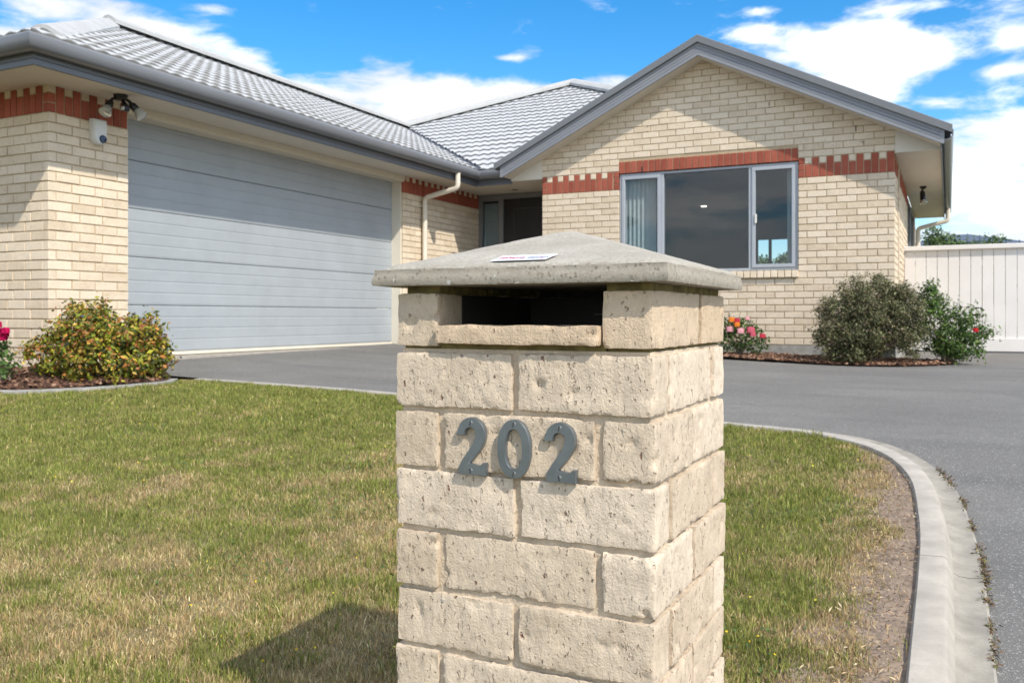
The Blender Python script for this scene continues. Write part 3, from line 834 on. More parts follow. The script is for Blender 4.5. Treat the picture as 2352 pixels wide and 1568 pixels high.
# ------------------------------------------------------------------ roof
TP = .452; CP = math.cos(math.atan(TP)); SP = math.sin(math.atan(TP)); RZ = 2.572
AP = (-7.50, 18.40); RG = (-10.21, 8.36); RE = (-10.21, 15.69); EC = (-6.36, 4.51); VC = (-6.36, 11.84)
planes = {
    'side': dict(o=Vector((-6.36, 0, RZ)), s=Vector((0, 1, 0)), t=Vector((-CP, 0, SP)), poly=[EC, VC, RE, RG], d=lambda x, y: -6.36 - x),
    'front': dict(o=Vector((0, 4.51, RZ)), s=Vector((1, 0, 0)), t=Vector((0, CP, SP)), poly=[(-14.06, 4.51), EC, RG], d=lambda x, y: y - 4.51),
    'main': dict(o=Vector((0, 11.84, RZ)), s=Vector((1, 0, 0)), t=Vector((0, CP, SP)), poly=[VC, (-5.93, 11.84), (-5.93, 11.95), (-3.53, 14.43), AP, RE], d=lambda x, y: y - 11.84),
}
roof_o = {}
for key, p in planes.items():
    mb = MB(); N = p['s'].cross(p['t']).normalized()
    top = [(x, y, RZ + TP * p['d'](x, y) - .006) for x, y in p['poly']]
    mb.poly(top); mb.poly([(x, y, z - .02) for x, y, z in top][::-1])
    roof_o[key] = hpart('roof', mb, MAT['ridge'])
# the roof faces that turn away from the street
mb = MB(); zz = RZ + TP * 3.85
mb.poly([(-14.06, 4.51, RZ), (-10.21, 8.36, zz), (-10.21, 15.69, zz), (-14.06, 19.5, RZ)])
az_ = RZ + TP * 6.56
mb.poly([(-14.06, 11.9, RZ), (-10.21, 15.69, zz), (-7.5, 18.4, az_), (-7.5, 20.2, az_), (-14.06, 20.2, RZ)])
mb.poly([(-.94, 11.84, RZ), (-.94, 20.2, RZ), (-7.5, 20.2, az_), (-7.5, 18.4, az_)])
mb.poly([(-14.06, 20.2, RZ), (-7.5, 20.2, az_), (-.94, 20.2, RZ)])
gt = lambda x: zb(x) + .245
mb.poly([(APX, YB, gt(APX)), (.03, YB, gt(.03)), (.03, 20.2, gt(.03)), (APX, 16.2, gt(APX))])
mb.poly([(APX, YB, gt(APX)), (-5.95, YB, gt(-5.95)), (-5.95, 12.2, gt(-5.95)), (APX, 16.2, gt(APX))])
hpart('rear_roof', mb, MAT['ridge'])
TW, TL = .32, .34


def tile_geo(seg=5):
    """one interlocking tile: two rolls wide, raised nose, thick front lip"""
    nx = 2 * seg; v = []; f = []
    def wave(x):
        ph = (x / (TW / 2)) % 1.0; return .0185 * (0.5 - .5 * math.cos(2 * math.pi * ph)) ** .8
    rows = [(-.004, .034, 0), (.0, .038, 1), (TL + .03, .006, 1)]
    for (y, base, top) in rows:
        for i in range(nx + 1):
            x = TW * i / nx * .994; v.append((x, y, base + wave(TW * i / nx) - (0 if top else .004)))
    for i in range(nx + 1): v.append((TW * i / nx * .994, .004, .004 + wave(TW * i / nx) * .85))
    m = nx + 1
    for i in range(nx):
        f.append((i, i + 1, m + i + 1, m + i)); f.append((m + i, m + i + 1, 2 * m + i + 1, 2 * m + i)); f.append((3 * m + i, 3 * m + i + 1, i + 1, i))
    f.append((3 * m, 0, m, 2 * m)); f.append((3 * m - 1, 2 * m - 1, m - 1, 4 * m - 1))
    return v, f


TV, TF = tile_geo()
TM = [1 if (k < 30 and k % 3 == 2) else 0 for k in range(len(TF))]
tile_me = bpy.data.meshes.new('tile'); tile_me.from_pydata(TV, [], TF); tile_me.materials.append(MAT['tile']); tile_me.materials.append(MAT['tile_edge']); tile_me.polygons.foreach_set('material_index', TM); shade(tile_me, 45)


def tiles():
    cand = []
    for key, p in planes.items():
        N = p['s'].cross(p['t']).normalized()
        if N.z < 0: N = -N
        xs = [q[0] for q in p['poly']]; ys = [q[1] for q in p['poly']]
        if abs(p['s'].y) > .5: s0, s1 = min(ys), max(ys)
        else: s0, s1 = min(xs), max(xs)
        s0 = math.floor(s0 / TW) * TW; nrow = int(max(p['d'](x, y) for x, y in p['poly']) / CP / TL) + 1
        ex = p['s']; ey = p['t']; ez = ex.cross(ey)
        if ez.z < 0: flip = True
        else: flip = False
        for r in range(nrow):
            k = 0
            while s0 + k * TW < s1:
                s_ = s0 + k * TW; k += 1
                o = p['o'] + p['s'] * s_ + p['t'] * (r * TL + .055)
                if flip:
                    o = o + p['s'] * TW; B = Matrix((( -ex.x, ey.x, -ez.x, o.x), (-ex.y, ey.y, -ez.y, o.y), (-ex.z, ey.z, -ez.z, o.z), (0, 0, 0, 1)))
                else: B = Matrix(((ex.x, ey.x, ez.x, o.x), (ex.y, ey.y, ez.y, o.y), (ex.z, ey.z, ez.z, o.z), (0, 0, 0, 1)))
                cs = [B @ Vector((a, b, 0)) for a in (.0, TW) for b in (.0, TL)]
                ins = inside(p['poly'], np.array([c.x for c in cs]), np.array([c.y for c in cs])); ctr = B @ Vector((TW / 2, TL / 2, .02))
                nin = int(ins.sum())
                if nin == 0 and not inside(p['poly'], np.array([ctr.x]), np.array([ctr.y]))[0]: continue
                cand.append((key, B, nin == 4, ctr))
    rk = sorted([((rank(c, 1) if key != 'front' else rank(c, .2)), i) for i, (key, B, full, c) in enumerate(cand) if full], reverse=True)
    best = {i for r, i in rk[:298] if r > 0}
    bmj = bmesh.new()
    for i, (key, B, full, c) in enumerate(cand):
        J = Matrix.Translation((random.uniform(-.002, .002), random.uniform(-.004, .004), random.uniform(0, .003)))
        if i in best:
            o = link('tile', tile_me); o.parent = roof_o[key]; o.matrix_basis = B @ J; continue
        bm = bmesh.new(); vs = [bm.verts.new((B @ J) @ Vector(p)) for p in TV]
        for f, mi_ in zip(TF, TM):
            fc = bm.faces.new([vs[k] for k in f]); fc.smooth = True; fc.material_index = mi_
        if not full:
            P = planes[key]['poly']; cx = sum(p[0] for p in P) / len(P); cy = sum(p[1] for p in P) / len(P)
            for a, b in zip(P, P[1:] + P[:1]):
                if abs(a[0] - b[0]) < .01 or abs(a[1] - b[1]) < .01: continue
                e = Vector((b[0] - a[0], b[1] - a[1])); nn = Vector((e.y, -e.x)).normalized()
                if nn.dot(Vector((cx - a[0], cy - a[1]))) > 0: nn = -nn
                off = -.065 if (a in (VC, RE) and b in (VC, RE)) else 0.0
                bmesh.ops.bisect_plane(bm, geom=bm.verts[:] + bm.edges[:] + bm.faces[:], plane_co=(a[0] + nn.x * off, a[1] + nn.y * off, 0), plane_no=(nn.x, nn.y, 0), clear_outer=True)
        me = bpy.data.meshes.new('x'); bm.to_mesh(me); bm.free(); bmj.from_mesh(me); bpy.data.meshes.remove(me)
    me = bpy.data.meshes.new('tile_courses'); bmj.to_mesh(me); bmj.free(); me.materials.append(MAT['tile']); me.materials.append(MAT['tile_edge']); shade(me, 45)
    keep(link('tile_courses', me, None, kind='stuff'), house)


tiles()


def ridge_caps(a, b, n):
    """folded capping pieces laid end over end from a to b"""
    a = Vector(a); b = Vector(b); d = (b - a); L = d.length / n; d.normalize(); sd = d.cross(Vector((0, 0, 1))).normalized(); up = sd.cross(d)
    if up.z < 0: up = -up
    mb = MB(); hw = .165
    pf = [(-hw, -.05), (-hw, .0), (-.10, .045), (-.035, .082), (.035, .082), (.10, .045), (hw, .0), (hw, -.05)]
    for t0, sc in ((-.0, 1.02), (L * 1.02, 1.0)):
        mb.v += [tuple(d * t0 + sd * (u * sc) + up * (w_ * sc)) for u, w_ in pf]
    m = len(pf)
    for k in range(m - 1): mb.f.append((k, k + 1, m + k + 1, m + k)); mb.m.append(0)
    mb.f.append(tuple(range(m))); mb.f.append(tuple(range(m, 2 * m))); mb.m += [0, 0]
    me = mb.mesh('ridge_cap', MAT['ridge'], 35)
    for k in range(n):
        o = link('ridge_cap', me); o.location = a + d * (L * k) + up * .06; keep(o, house)


zr = RZ + TP * 3.85; za = RZ + TP * 6.56
ridge_caps((EC[0] - .42, EC[1] + .42, RZ - .075 + TP * .42), (RG[0], RG[1], zr - .03), 5)
ridge_caps((RG[0], RG[1], zr + .02), (RE[0], RE[1], zr + .02), 9)
ridge_caps((RE[0], RE[1], zr + .02), (AP[0], AP[1], za + .02), 5)
ridge_caps((-3.5, 14.4, RZ + TP * 2.56 + .02), (AP[0], AP[1], za + .02), 6)
mb = MB(); d = Vector((-3.85, 3.85, TP * 3.85)); pv = Vector((.06, .06, 0))
a = Vector((VC[0], VC[1], RZ + .05)); b2 = a + d
mb.quad(tuple(a - pv), tuple(a + pv + Vector((0, 0, .0))), tuple(b2 + pv), tuple(b2 - pv)); mb.quad(*[tuple(Vector(q) - Vector((0, 0, .02))) for q in (a - pv, a + pv, b2 + pv, b2 - pv)])
hpart('valley_flashing', mb, MAT['valley'])

# ------------------------------------------------------------------ garage door
DX = -7.225
mb = MB()
mb.box(DX - .04, GX - .035, DY1 - .02, DY1 + .008, -.03, 2.345)           # far jamb
mb.box(DX - .04, GX - .035, DY0 - .008, DY0 + .02, -.03, 2.345)
mb.box(DX - .02, GX + .012, DY0 - .008, DY1 + .008, 2.337, SZ - .002); mb.box(GX + .012, GX + .03, DY0 - .008, DY1 + .01, 2.365, SZ - .002)
hpart('garage_door_frame', mb, MAT['cream'])
gd = empty('garage_door', (DX, DY0, 0)); gd.parent = house; gd.matrix_parent_inverse = Matrix.Translation(-house.location)
PH = .476
pf = [(0, 0), (.0, .004)]
prof = [(-.03, .0), (.0, .0), (.006, .006)]
for k in range(4):
    z0, z1 = .006 + k * (PH - .012) / 4, .006 + (k + 1) * (PH - .012) / 4
    prof += [(.0072, z0 + .006), (.009, z0 + .016), (.009, z1 - .008)] if k < 3 else [(.0072, z0 + .006), (.009, z0 + .016), (.009, z1 - .006), (.004, z1)]
    if k < 3: prof += [(.0050, z1 - .001)]
prof += [(-.004, PH - .003), (-.03, PH - .003)]
for k in range(5):
    zb0 = .039 + k * PH
    mb = MB(); mb.prism([(DX + x, zb0 + z) for x, z in prof], 'y', DY0, DY1)
    # prism on 'y' takes (x, z)
    o = mb.build('door_panel', MAT['gdoor']); o.parent = gd; o.matrix_parent_inverse = Matrix.Translation((-DX, -DY0, 0))
mb = MB(); mb.bbox(DX - .03, DX + .006, DY0, DY1, .002, .037, .004); o = mb.build('bottom_seal', MAT['cream']); o.parent = gd; o.matrix_parent_inverse = Matrix.Translation((-DX, -DY0, 0))
mb = MB(); mb.box(DX - .3, GX + .05, DY0 - .02, DY1 + .02, -.3, -.004); hpart('garage_threshold', mb, MAT['concrete'])
mb = MB(); mb.box(-10, DX - .045, DY0 - .3, DY1 + .3, -.02, 0); mb.box(DX - .5, DX - .48, DY0 - .3, DY1 + .3, 0, 2.4); hpart('garage_floor', mb, MAT['room'])


# ------------------------------------------------------------------ big window
def frame_rect(mb, x0, x1, z0, z1, y0, y1, t, c=.004):
    mb.bbox(x0, x1, y0, y1, z1 - t, z1, c); mb.bbox(x0, x1, y0, y1, z0, z0 + t, c)
    mb.bbox(x0, x0 + t, y0 + .0008, y1 - .0008, z0 + t - c, z1 - t + c, c); mb.bbox(x1 - t, x1, y0 + .0008, y1 - .0008, z0 + t - c, z1 - t + c, c)


win = empty('window', (w0, WY, wz0)); keep(win, house)
def wpart(name, mb, mat, **t):
    o = mb.build(name, mat, None, **t); o.parent = win; o.matrix_parent_inverse = Matrix.Translation((-w0, -WY, -wz0)); return o
XM0, XM1 = -3.547, -2.351
mb = MB(); frame_rect(mb, w0 + .004, w1 - .004, wz0, wz1, WY + .03, WY + .11, .034)
for x in (XM0, XM1): mb.bbox(x - .02, x + .02, WY + .031, WY + .109, wz0 + .03, wz1 - .03, .003)
wpart('frame', mb, MAT['alu'])
for a, b in ((w0 + .038, XM0 - .02), (XM1 + .02, w1 - .038)):
    mb = MB(); frame_rect(mb, a + .002, b - .002, wz0 + .036, wz1 - .036, WY + .016, WY + .07, .046); wpart('sash', mb, MAT['alu'])
for a, b, y in ((w0 + .08, XM0 - .06, WY + .045), (XM0 + .018, XM1 - .018, WY + .065), (XM1 + .06, w1 - .08, WY + .045)):
    q = .034 if y > WY + .05 else .08
    mb = MB(); mb.box(a, b, y, y + .006, wz0 + q, wz1 - q); wpart('pane', mb, MAT['glass'])
mb = MB(); mb.bbox(XM1 + .062, XM1 + .09, WY + .0, WY + .018, wz0 + .62, wz0 + .74, .004); wpart('latch', mb, MAT['white'])
mb = MB()
slat_me = None
s1 = MB(); s1.box(-.044, .044, -.001, .001, 0, 1.34); slat_me = s1.mesh('blind_slat', MAT['slat'])
for i in range(7):
    o = link('blind_slat', slat_me, win); o.location = (.08 + i * .062, .17, .02); o.rotation_euler = (0, 0, R_(44))
for i in range(4):
    o = link('blind_slat', slat_me, win); o.location = (w1 - w0 - .13 + i * .02, .17, .02); o.rotation_euler = (0, 0, R_(50))
# the room behind, with a far window that lets the garden show
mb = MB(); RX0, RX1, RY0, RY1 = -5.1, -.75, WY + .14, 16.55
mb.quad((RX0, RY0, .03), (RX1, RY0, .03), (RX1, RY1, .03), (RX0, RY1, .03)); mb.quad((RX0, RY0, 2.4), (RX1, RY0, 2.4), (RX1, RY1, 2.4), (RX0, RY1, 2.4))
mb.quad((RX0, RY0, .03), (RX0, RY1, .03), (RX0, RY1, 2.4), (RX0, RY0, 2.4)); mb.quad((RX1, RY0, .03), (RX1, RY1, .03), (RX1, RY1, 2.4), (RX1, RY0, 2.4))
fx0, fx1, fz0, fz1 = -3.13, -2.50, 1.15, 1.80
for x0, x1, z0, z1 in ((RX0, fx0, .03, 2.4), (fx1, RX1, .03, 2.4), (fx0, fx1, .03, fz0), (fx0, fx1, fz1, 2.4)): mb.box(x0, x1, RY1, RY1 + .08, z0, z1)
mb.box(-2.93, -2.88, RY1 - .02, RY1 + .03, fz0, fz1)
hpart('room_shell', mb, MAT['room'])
mb = MB(); mb.lathe([(.0, 0), (.045, 0), (.05, .006), (.05, .012)], (-3.97, 15.95, 2.386), (0, 0, 1), 16)
link('ceiling_downlight', mb.mesh('ceiling_downlight', MAT['lit']), None, label='small lit round ceiling light seen through the middle pane of the big window', category='lamp')
mb = MB(); mb.bbox(-3.35, -2.66, 12.45, 12.75, .03, 1.075, .06)
mb.bbox(-3.45, -2.56, 12.5, 13.2, .03, .45, .06)
link('armchair', mb.mesh('armchair', MAT['sofa'], 60), None, label='pale rounded chair back just inside the big window', category='armchair')

# side window on the right wall
sw = MB(); frame_rect
for y0, y1 in ((15.7, 17.3), (17.3, 18.9)):
    sw.box(WX1 - .09, WX1 - .01, y0, y0 + .05, .9, 2.36); sw.box(WX1 - .09, WX1 - .01, y1 - .05, y1, .9, 2.36); sw.box(WX1 - .09, WX1 - .01, y0 + .05, y1 - .05, .9, .95); sw.box(WX1 - .09, WX1 - .01, y0 + .05, y1 - .05, 2.31, 2.36)
swo = hpart('side_window', sw, MAT['alu_dark'])
mb = MB(); mb.box(WX1 - .05, WX1 - .045, 15.75, 18.85, .95, 2.31); o = mb.build('pane', MAT['glass']); o.parent = swo
mb = MB(); mb.box(WX1 - .12, WX1 - .02, 15.7, 18.9, .034, .898); hpart('wall', mb, MAT['mortar'])
mb = MB(); mb.box(WX1 - .004, WX1 + .012, 12.62, 12.85, .03, 2.36); hpart('control_joint', mb, MAT['pmortar'])

# ------------------------------------------------------------------ entry: sidelight and front door
en = MB()
en.box(-7.03, -6.96, EY - .03, EY + .06, 0, 2.41); en.box(-6.66, -6.57, EY - .03, EY + .06, 0, 2.41); en.box(-6.96, -6.66, EY - .03, EY + .06, 2.31, 2.41)
en.box(-6.57, -5.36, EY - .03, EY + .06, 2.33, 2.41); en.box(-5.43, -5.36, EY - .03, EY + .06, 0, 2.33); en.box(-6.96, -6.66, EY - .03, EY + .06, 0, .12)
ent = hpart('entry_frame', en, MAT['alu_dark'])
mb = MB(); mb.box(-6.955, -6.665, EY + .0, EY + .006, .12, 2.31); o = mb.build('sidelight', MAT['glass']); o.parent = ent
mb = MB()
for k in range(84): mb.box(-6.95, -6.67, EY + .03, EY + .045, .14 + k * .0255, .14 + k * .0255 + .017)
o = mb.build('venetian_blind', MAT['slat'], kind='stuff'); o.parent = ent
mb = MB(); mb.box(-6.96, -5.36, EY + .07, EY + .10, 0, 2.41); hpart('wall', mb, MAT['room'])
fd = MB(); fd.box(-6.565, -5.435, EY + .0, EY + .04, .02, 2.328)
fdo = hpart('front_door', fd, MAT['door'])
mb = MB(); x0, x1, z0, z1 = -6.40, -5.60, .3, 2.16
for a in ((x0, x1, z1, z1 + .012), (x0, x1, z0, z0 + .012), (x0, x0 + .012, z0, z1), (x1 - .012, x1, z0, z1)): mb.box(a[0], a[1], EY - .006, EY + .002, a[2], a[3])
o = mb.build('moulding', grainy('door_moulding', (.05, .047, .047), .1, 6, .35)); o.parent = fdo
mb = MB(); mb.lathe([(.0, 0), (.05, 0), (.052, .004), (.045, .012), (.0, .012)], (-6.2, 12.72, SZ - .01), (0, 0, 1), 18)
link('recessed_downlight', mb.mesh('recessed_downlight', MAT['alu_dark']), None, label='small round recessed downlight in the porch soffit beside the front door', category='lamp')


# ------------------------------------------------------------------ downpipes
def bend(pts, r=.06, n=4):
    out = [Vector(pts[0])]
    for a, b, c in zip(pts, pts[1:], pts[2:]):
        a, b, c = Vector(a), Vector(b), Vector(c); p = b + (a - b).normalized() * r; q = b + (c - b).normalized() * r
        for k in range(n + 1):
            t = k / n; out.append(p * (1 - t) ** 2 + b * 2 * t * (1 - t) + q * t * t)
    return out + [Vector(pts[-1])]


mb = MB(); mb.tube(bend([(-6.405, 11.25, 2.50), (-6.405, 11.25, 2.27), (-6.965, 11.25, 2.16), (-6.965, 11.25, -.1)]), .0375, 16)
dp = hpart('downpipe', mb, MAT['pipe'], smooth=50)
for p, a in (((-6.405, 11.25, 2.33), (0, 0, 1)), ((-6.965, 11.25, 2.02), (0, 0, 1)), ((-6.965, 11.25, .9), (0, 0, 1))):
    mb = MB(); mb.lathe([(.0375, 0), (.0405, .002), (.0405, .03), (.0375, .032)], p, a, 16)
    if p[0] < -6.6: mb.box(-7.03, -6.99, 11.21, 11.23, p[2] + .005, p[2] + .025)
    o = mb.build('pipe_bracket', MAT['pipe']); o.parent = dp
mb = MB(); mb.tube(bend([(-.005, 19.1, 2.48), (-.005, 19.1, 2.25), (-.53, 19.1, 2.12), (-.53, 19.1, -.1)]), .042, 14); hpart('downpipe', mb, MAT['pipe'], smooth=50)

# ------------------------------------------------------------------ lamps and boxes on the house
sl = empty('security_light', (-6.78, 5.70, SZ), label='black twin lamp sensor light under the soffit left of the garage door', category='lamp')
def sub(root, name, mb, mat, smooth=40):
    o = mb.build(name, mat, None, smooth); o.parent = root; return o
mb = MB(); mb.lathe([(.0, 0), (.062, 0), (.062, -.018), (.05, -.045), (.03, -.05), (0, -.05)], (0, 0, 0), (0, 0, 1), 14); sub(sl, 'base', mb, MAT['black'])
for i, (off, ax) in enumerate((((-.045, -.055, -.045), Vector((.12, -.42, -.62))), ((.045, .055, -.05), Vector((.42, .30, -.62))))):
    ax = ax.normalized(); o0 = Vector(off)
    mb = MB(); mb.tube([(off[0] * .5, off[1] * .5, -.03), tuple(o0), tuple(o0 + ax * .05)], [.012, .014, .02], 10); mb.lathe([(.022, .03), (.034, .05), (.034, .10), (.03, .105)], o0, ax, 14); sub(sl, 'lamp_holder', mb, MAT['black'])
    mb = MB(); mb.lathe([(.028, .10), (.034, .105), (.044, .14), (.056, .168), (.058, .18), (.044, .19), (.0, .195)], o0, ax, 20); sub(sl, 'bulb', mb, MAT['lampglass'])
mb = MB(); mb.tube([(.0, .02, -.045), (.025, .02, -.08), (.05, .015, -.115)], [.012, .022, .03], 10); mb.bbox(.015, .075, -.015, .045, -.15, -.095, .01); sub(sl, 'sensor', mb, MAT['black'])
mb = MB(); mb.bbox(.022, .068, -.019, -.013, -.145, -.112, .002); sub(sl, 'sensor_lens', mb, MAT['white'])
# alarm siren
al = empty('alarm_siren', (GX, 5.64, 1.98), label='white alarm siren box with dark blue lens on the garage pier', category='alarm box')
mb = MB(); pts = []
pr = [(-.068, .225), (.068, .225), (.07, .21), (.07, .06)] + [(.07 * math.cos(a), .06 + .07 * math.sin(a)) for a in np.linspace(0, -math.pi, 12)] + [(-.07, .21)]
mb2 = MB()
def loft(mb, prs, xs):
    n = len(prs[0]); i = len(mb.v)
    for pr, x in zip(prs, xs): mb.v += [(x, p[0], p[1]) for p in pr]
    for k in range(len(prs) - 1):
        for j in range(n): mb.f.append((i + k * n + j, i + k * n + (j + 1) % n, i + (k + 1) * n + (j + 1) % n, i + (k + 1) * n + j)); mb.m.append(mb.cur)
    mb.f.append(tuple(range(i, i + n))); mb.f.append(tuple(range(i + (len(prs) - 1) * n, i + len(prs) * n))); mb.m += [mb.cur] * 2
sc = lambda pr, f: [(p[0] * f, .1 + (p[1] - .1) * f) for p in pr]
loft(mb, [pr, pr, sc(pr, .97), sc(pr, .86)], [-.004, .035, .058, .07]); sub(al, 'cover', mb, MAT['white'], 35)
mb = MB(); mb.lathe([(.038, .052), (.038, .074), (.034, .082), (.0, .086)], (0, .018, .045), (1, 0, 0), 20); sub(al, 'lens', mb, MAT['blue'])
# right eave spot lamp
sp = empty('eave_spotlight', (-.35, 15.2, SZ), label='small black spotlight under the right hand eave soffit', category='lamp')
mb = MB(); mb.lathe([(.0, 0), (.05, 0), (.05, -.02), (.03, -.04), (0, -.04)], (0, 0, 0), (0, 0, 1), 12); sub(sp, 'base', mb, MAT['black'])
mb = MB(); ax = Vector((.12, -.25, -1)).normalized(); mb.tube([(0, 0, -.03), (-.02, 0, -.07)], .014, 8); mb.lathe([(.02, .05), (.035, .07), (.045, .20), (.04, .21)], (-.02, 0, -.02), ax, 14); sub(sp, 'lamp_holder', mb, MAT['black'])
mb = MB(); mb.lathe([(.035, .20), (.055, .245), (.057, .26), (0, .27)], (-.02, 0, -.02), ax, 14); sub(sp, 'bulb', mb, MAT['lampglass'])
# tap on the pier, half behind the golden shrub
tp = empty('garden_tap', (GX, 5.43, .46), label='small brown garden tap with a blue fitting above the golden shrub', category='tap')
mb = MB(); mb.tube([(0, 0, 0), (.05, 0, .0), (.085, 0, -.01), (.095, 0, -.045)], [.011, .012, .013, .011], 10); mb.lathe([(.012, 0), (.013, .03), (.008, .035)], (.05, 0, 0), (0, 0, 1), 10); mb.bbox(.035, .065, -.035, .035, .035, .047, .004); sub(tp, 'body', mb, MAT['rust'])
mb = MB(); mb.lathe([(.013, 0), (.016, .005), (.016, .035), (.012, .04)], (.095, 0, -.085), (0, 0, 1), 12); sub(tp, 'hose_fitting', mb, MAT['tapblue'])

# ------------------------------------------------------------------ letterbox pillar
PX0, PX1, PY0, PY1 = -.725, -.335, 1.092, 1.482
PZ = .358           # underside of the slot course
pil = empty('letterbox_pillar', ((PX0 + PX1) / 2, (PY0 + PY1) / 2, -.385), label='cream brick letterbox pillar with concrete cap and numerals 202 in the foreground', category='letterbox')


def rough_brick(L, D, H, seed, res=.0055, r=.0026, amp=1.0):
    nx, ny, nz = max(2, round(L / res)), max(2, round(D / res)), max(2, round(H / res)); idx = {}; V = []; F = []
    off = Vector((seed * 3.17, seed * 1.93, seed * 7.71))
    def vert(i, j, k):
        key = (i, j, k)
        if key in idx: return idx[key]
        p = Vector((L * i / nx, D * j / ny, H * k / nz))
        rr = r * (1 + .5 * mnoise.noise(p * 30 + off))
        q = Vector((min(max(p.x, rr), L - rr), min(max(p.y, rr), D - rr), min(max(p.z, rr), H - rr))); d = p - q
        nrm = d.normalized() if d.length > 1e-7 else Vector((0, 0, 1)); p = q + nrm * rr
        lo = mnoise.noise(p * 22 + off) * .0022 + mnoise.noise(Vector((p.x * 60, p.y * 60, p.z * 26)) + off) * .0012
        hi = mnoise.noise(Vector((p.x * 170, p.y * 170, p.z * 90)) + off * 2) * .0008
        e = 1.6 if (abs(nrm.x) > .2) + (abs(nrm.y) > .2) + (abs(nrm.z) > .2) > 1 else 1
        ch = mnoise.noise(p * 48 + off * 3); chip = -.0045 * max(0, ch - .42) / .3 * e
        p = p + nrm * ((lo + hi * e + chip) * amp)
        idx[key] = len(V); V.append(tuple(p)); return idx[key]
    for i in range(nx):
        for k in range(nz):
            F.append((vert(i, 0, k), vert(i + 1, 0, k), vert(i + 1, 0, k + 1), vert(i, 0, k + 1)))
            F.append((vert(i, ny, k), vert(i, ny, k + 1), vert(i + 1, ny, k + 1), vert(i + 1, ny, k)))
        for j in range(ny):
            F.append((vert(i, j, 0), vert(i, j + 1, 0), vert(i + 1, j + 1, 0), vert(i + 1, j, 0)))
            F.append((vert(i, j, nz), vert(i + 1, j, nz), vert(i + 1, j + 1, nz), vert(i, j + 1, nz)))
    for j in range(ny):
        for k in range(nz):
            F.append((vert(0, j, k), vert(0, j, k + 1), vert(0, j + 1, k + 1), vert(0, j + 1, k)))
            F.append((vert(nx, j, k), vert(nx, j + 1, k), vert(nx, j + 1, k + 1), vert(nx, j, k + 1)))
    return V, F


pc = [0]


def pbrick(x0, x1, y0, y1, z0, z1, mat='pbrick', res=.0055, name='brick', r=.0026, amp=1.0, tilt=0.004):
    pc[0] += 1; L, D, H = x1 - x0, y1 - y0, z1 - z0
    V, F = rough_brick(L, D, H, pc[0], res, r, amp); me = bpy.data.meshes.new(name); me.from_pydata(V, [], F); me.materials.append(MAT[mat]); shade(me, 60)
    o = link(name, me); o.parent = pil; o.matrix_parent_inverse = Matrix.Translation(-pil.location); o.location = (x0, y0, z0)
    o.rotation_euler = (random.gauss(0, tilt * .3), random.gauss(0, tilt), random.gauss(0, tilt * .6)); return o


def jit(): return random.uniform(-.0025, .0025)


NC = 9
for c in range(1, NC + 1):
    zt = PZ - (c - 1) * CO - .0085; z0 = zt - .0785
    res = .0048 if c < 7 else .012
    lo = .02 if c >= 7 else res
    if c % 2 == 1:      # two long bricks across the front, stretchers down the sides
        xm = (PX0 + PX1) / 2 + random.uniform(-.003, .003)
        pbrick(PX0 + jit(), xm - .005, PY0 + jit(), PY0 + .07, z0 + jit() * .6, zt + jit() * .6, res=res); pbrick(xm + .005, PX1 + jit(), PY0 + jit(), PY0 + .07, z0 + jit() * .6, zt + jit() * .6, res=res)
        pbrick(PX1 - .07, PX1 + jit(), PY0 + .08, PY1 - .08, z0 + jit() * .6, zt, res=res); pbrick(PX0 + jit(), PX0 + .07, PY0 + .08, PY1 - .08, z0, zt, res=.02)
        pbrick(PX0, xm - .005, PY1 - .07, PY1, z0, zt, res=.02); pbrick(xm + .005, PX1, PY1 - .07, PY1 + jit(), z0, zt, res=res)
    else:               # header, stretcher, header
        pbrick(PX0 + jit(), PX0 + .07, PY0 + jit(), PY0 + .19, z0 + jit() * .6, zt + jit() * .6, res=res); pbrick(PX0 + .081, PX1 - .081, PY0 + jit(), PY0 + .07, z0 + jit() * .6, zt + jit() * .6, res=res)
        pbrick(PX1 - .07, PX1 + jit(), PY0 + jit(), PY0 + .19, z0 + jit() * .6, zt + jit() * .6, res=res); pbrick(PX1 - .07, PX1 + jit(), PY0 + .20, PY1 + jit(), z0, zt, res=res)
        pbrick(PX0, PX0 + .07, PY0 + .20, PY1, z0, zt, res=.02); pbrick(PX0 + .08, PX1 - .08, PY1 - .07, PY1, z0, zt, res=.02)
# slot course
pbrick(PX0 + .001, PX0 + .07, PY0, PY0 + .19, PZ, PZ + .075); pbrick(PX1 - .07, PX1 - .002, PY0 - .001, PY0 + .235, PZ, PZ + .076, 'pbrick_tan', amp=.6)
pbrick(PX1 - .07, PX1, PY0 + .243, PY1, PZ + .001, PZ + .076, 'pbrick_tan', amp=.6); pbrick(PX0, PX0 + .07, PY0 + .20, PY1, PZ, PZ + .075, res=.01)
pbrick(PX0 + .08, PX0 + .17, PY1 - .07, PY1, PZ, PZ + .075, res=.01); pbrick(PX1 - .105, PX1 - .08, PY1 - .07, PY1, PZ, PZ + .075, res=.01)
pbrick(PX0 + .0725, PX1 - .0725, PY0 - .012, PY0 + .06, PZ + .004, PZ + .030, 'pbrick_tan', name='slot_ledge', amp=.8)
# mortar core, hollow behind the slot
mb = MB(); mi = .0075
core_bot = PZ - NC * CO - .02
mb.box(PX0 + mi, PX1 - mi, PY0 + mi, PY1 - mi, core_bot, PZ - .004)
co = mb.build('mortar_core', MAT['pmortar']); co.parent = pil; co.matrix_parent_inverse = Matrix.Translation(-pil.location)
def ppart(name, mb, mat, smooth=False):
    o = mb.build(name, mat, None, smooth); o.parent = pil; o.matrix_parent_inverse = Matrix.Translation(-pil.location); return o
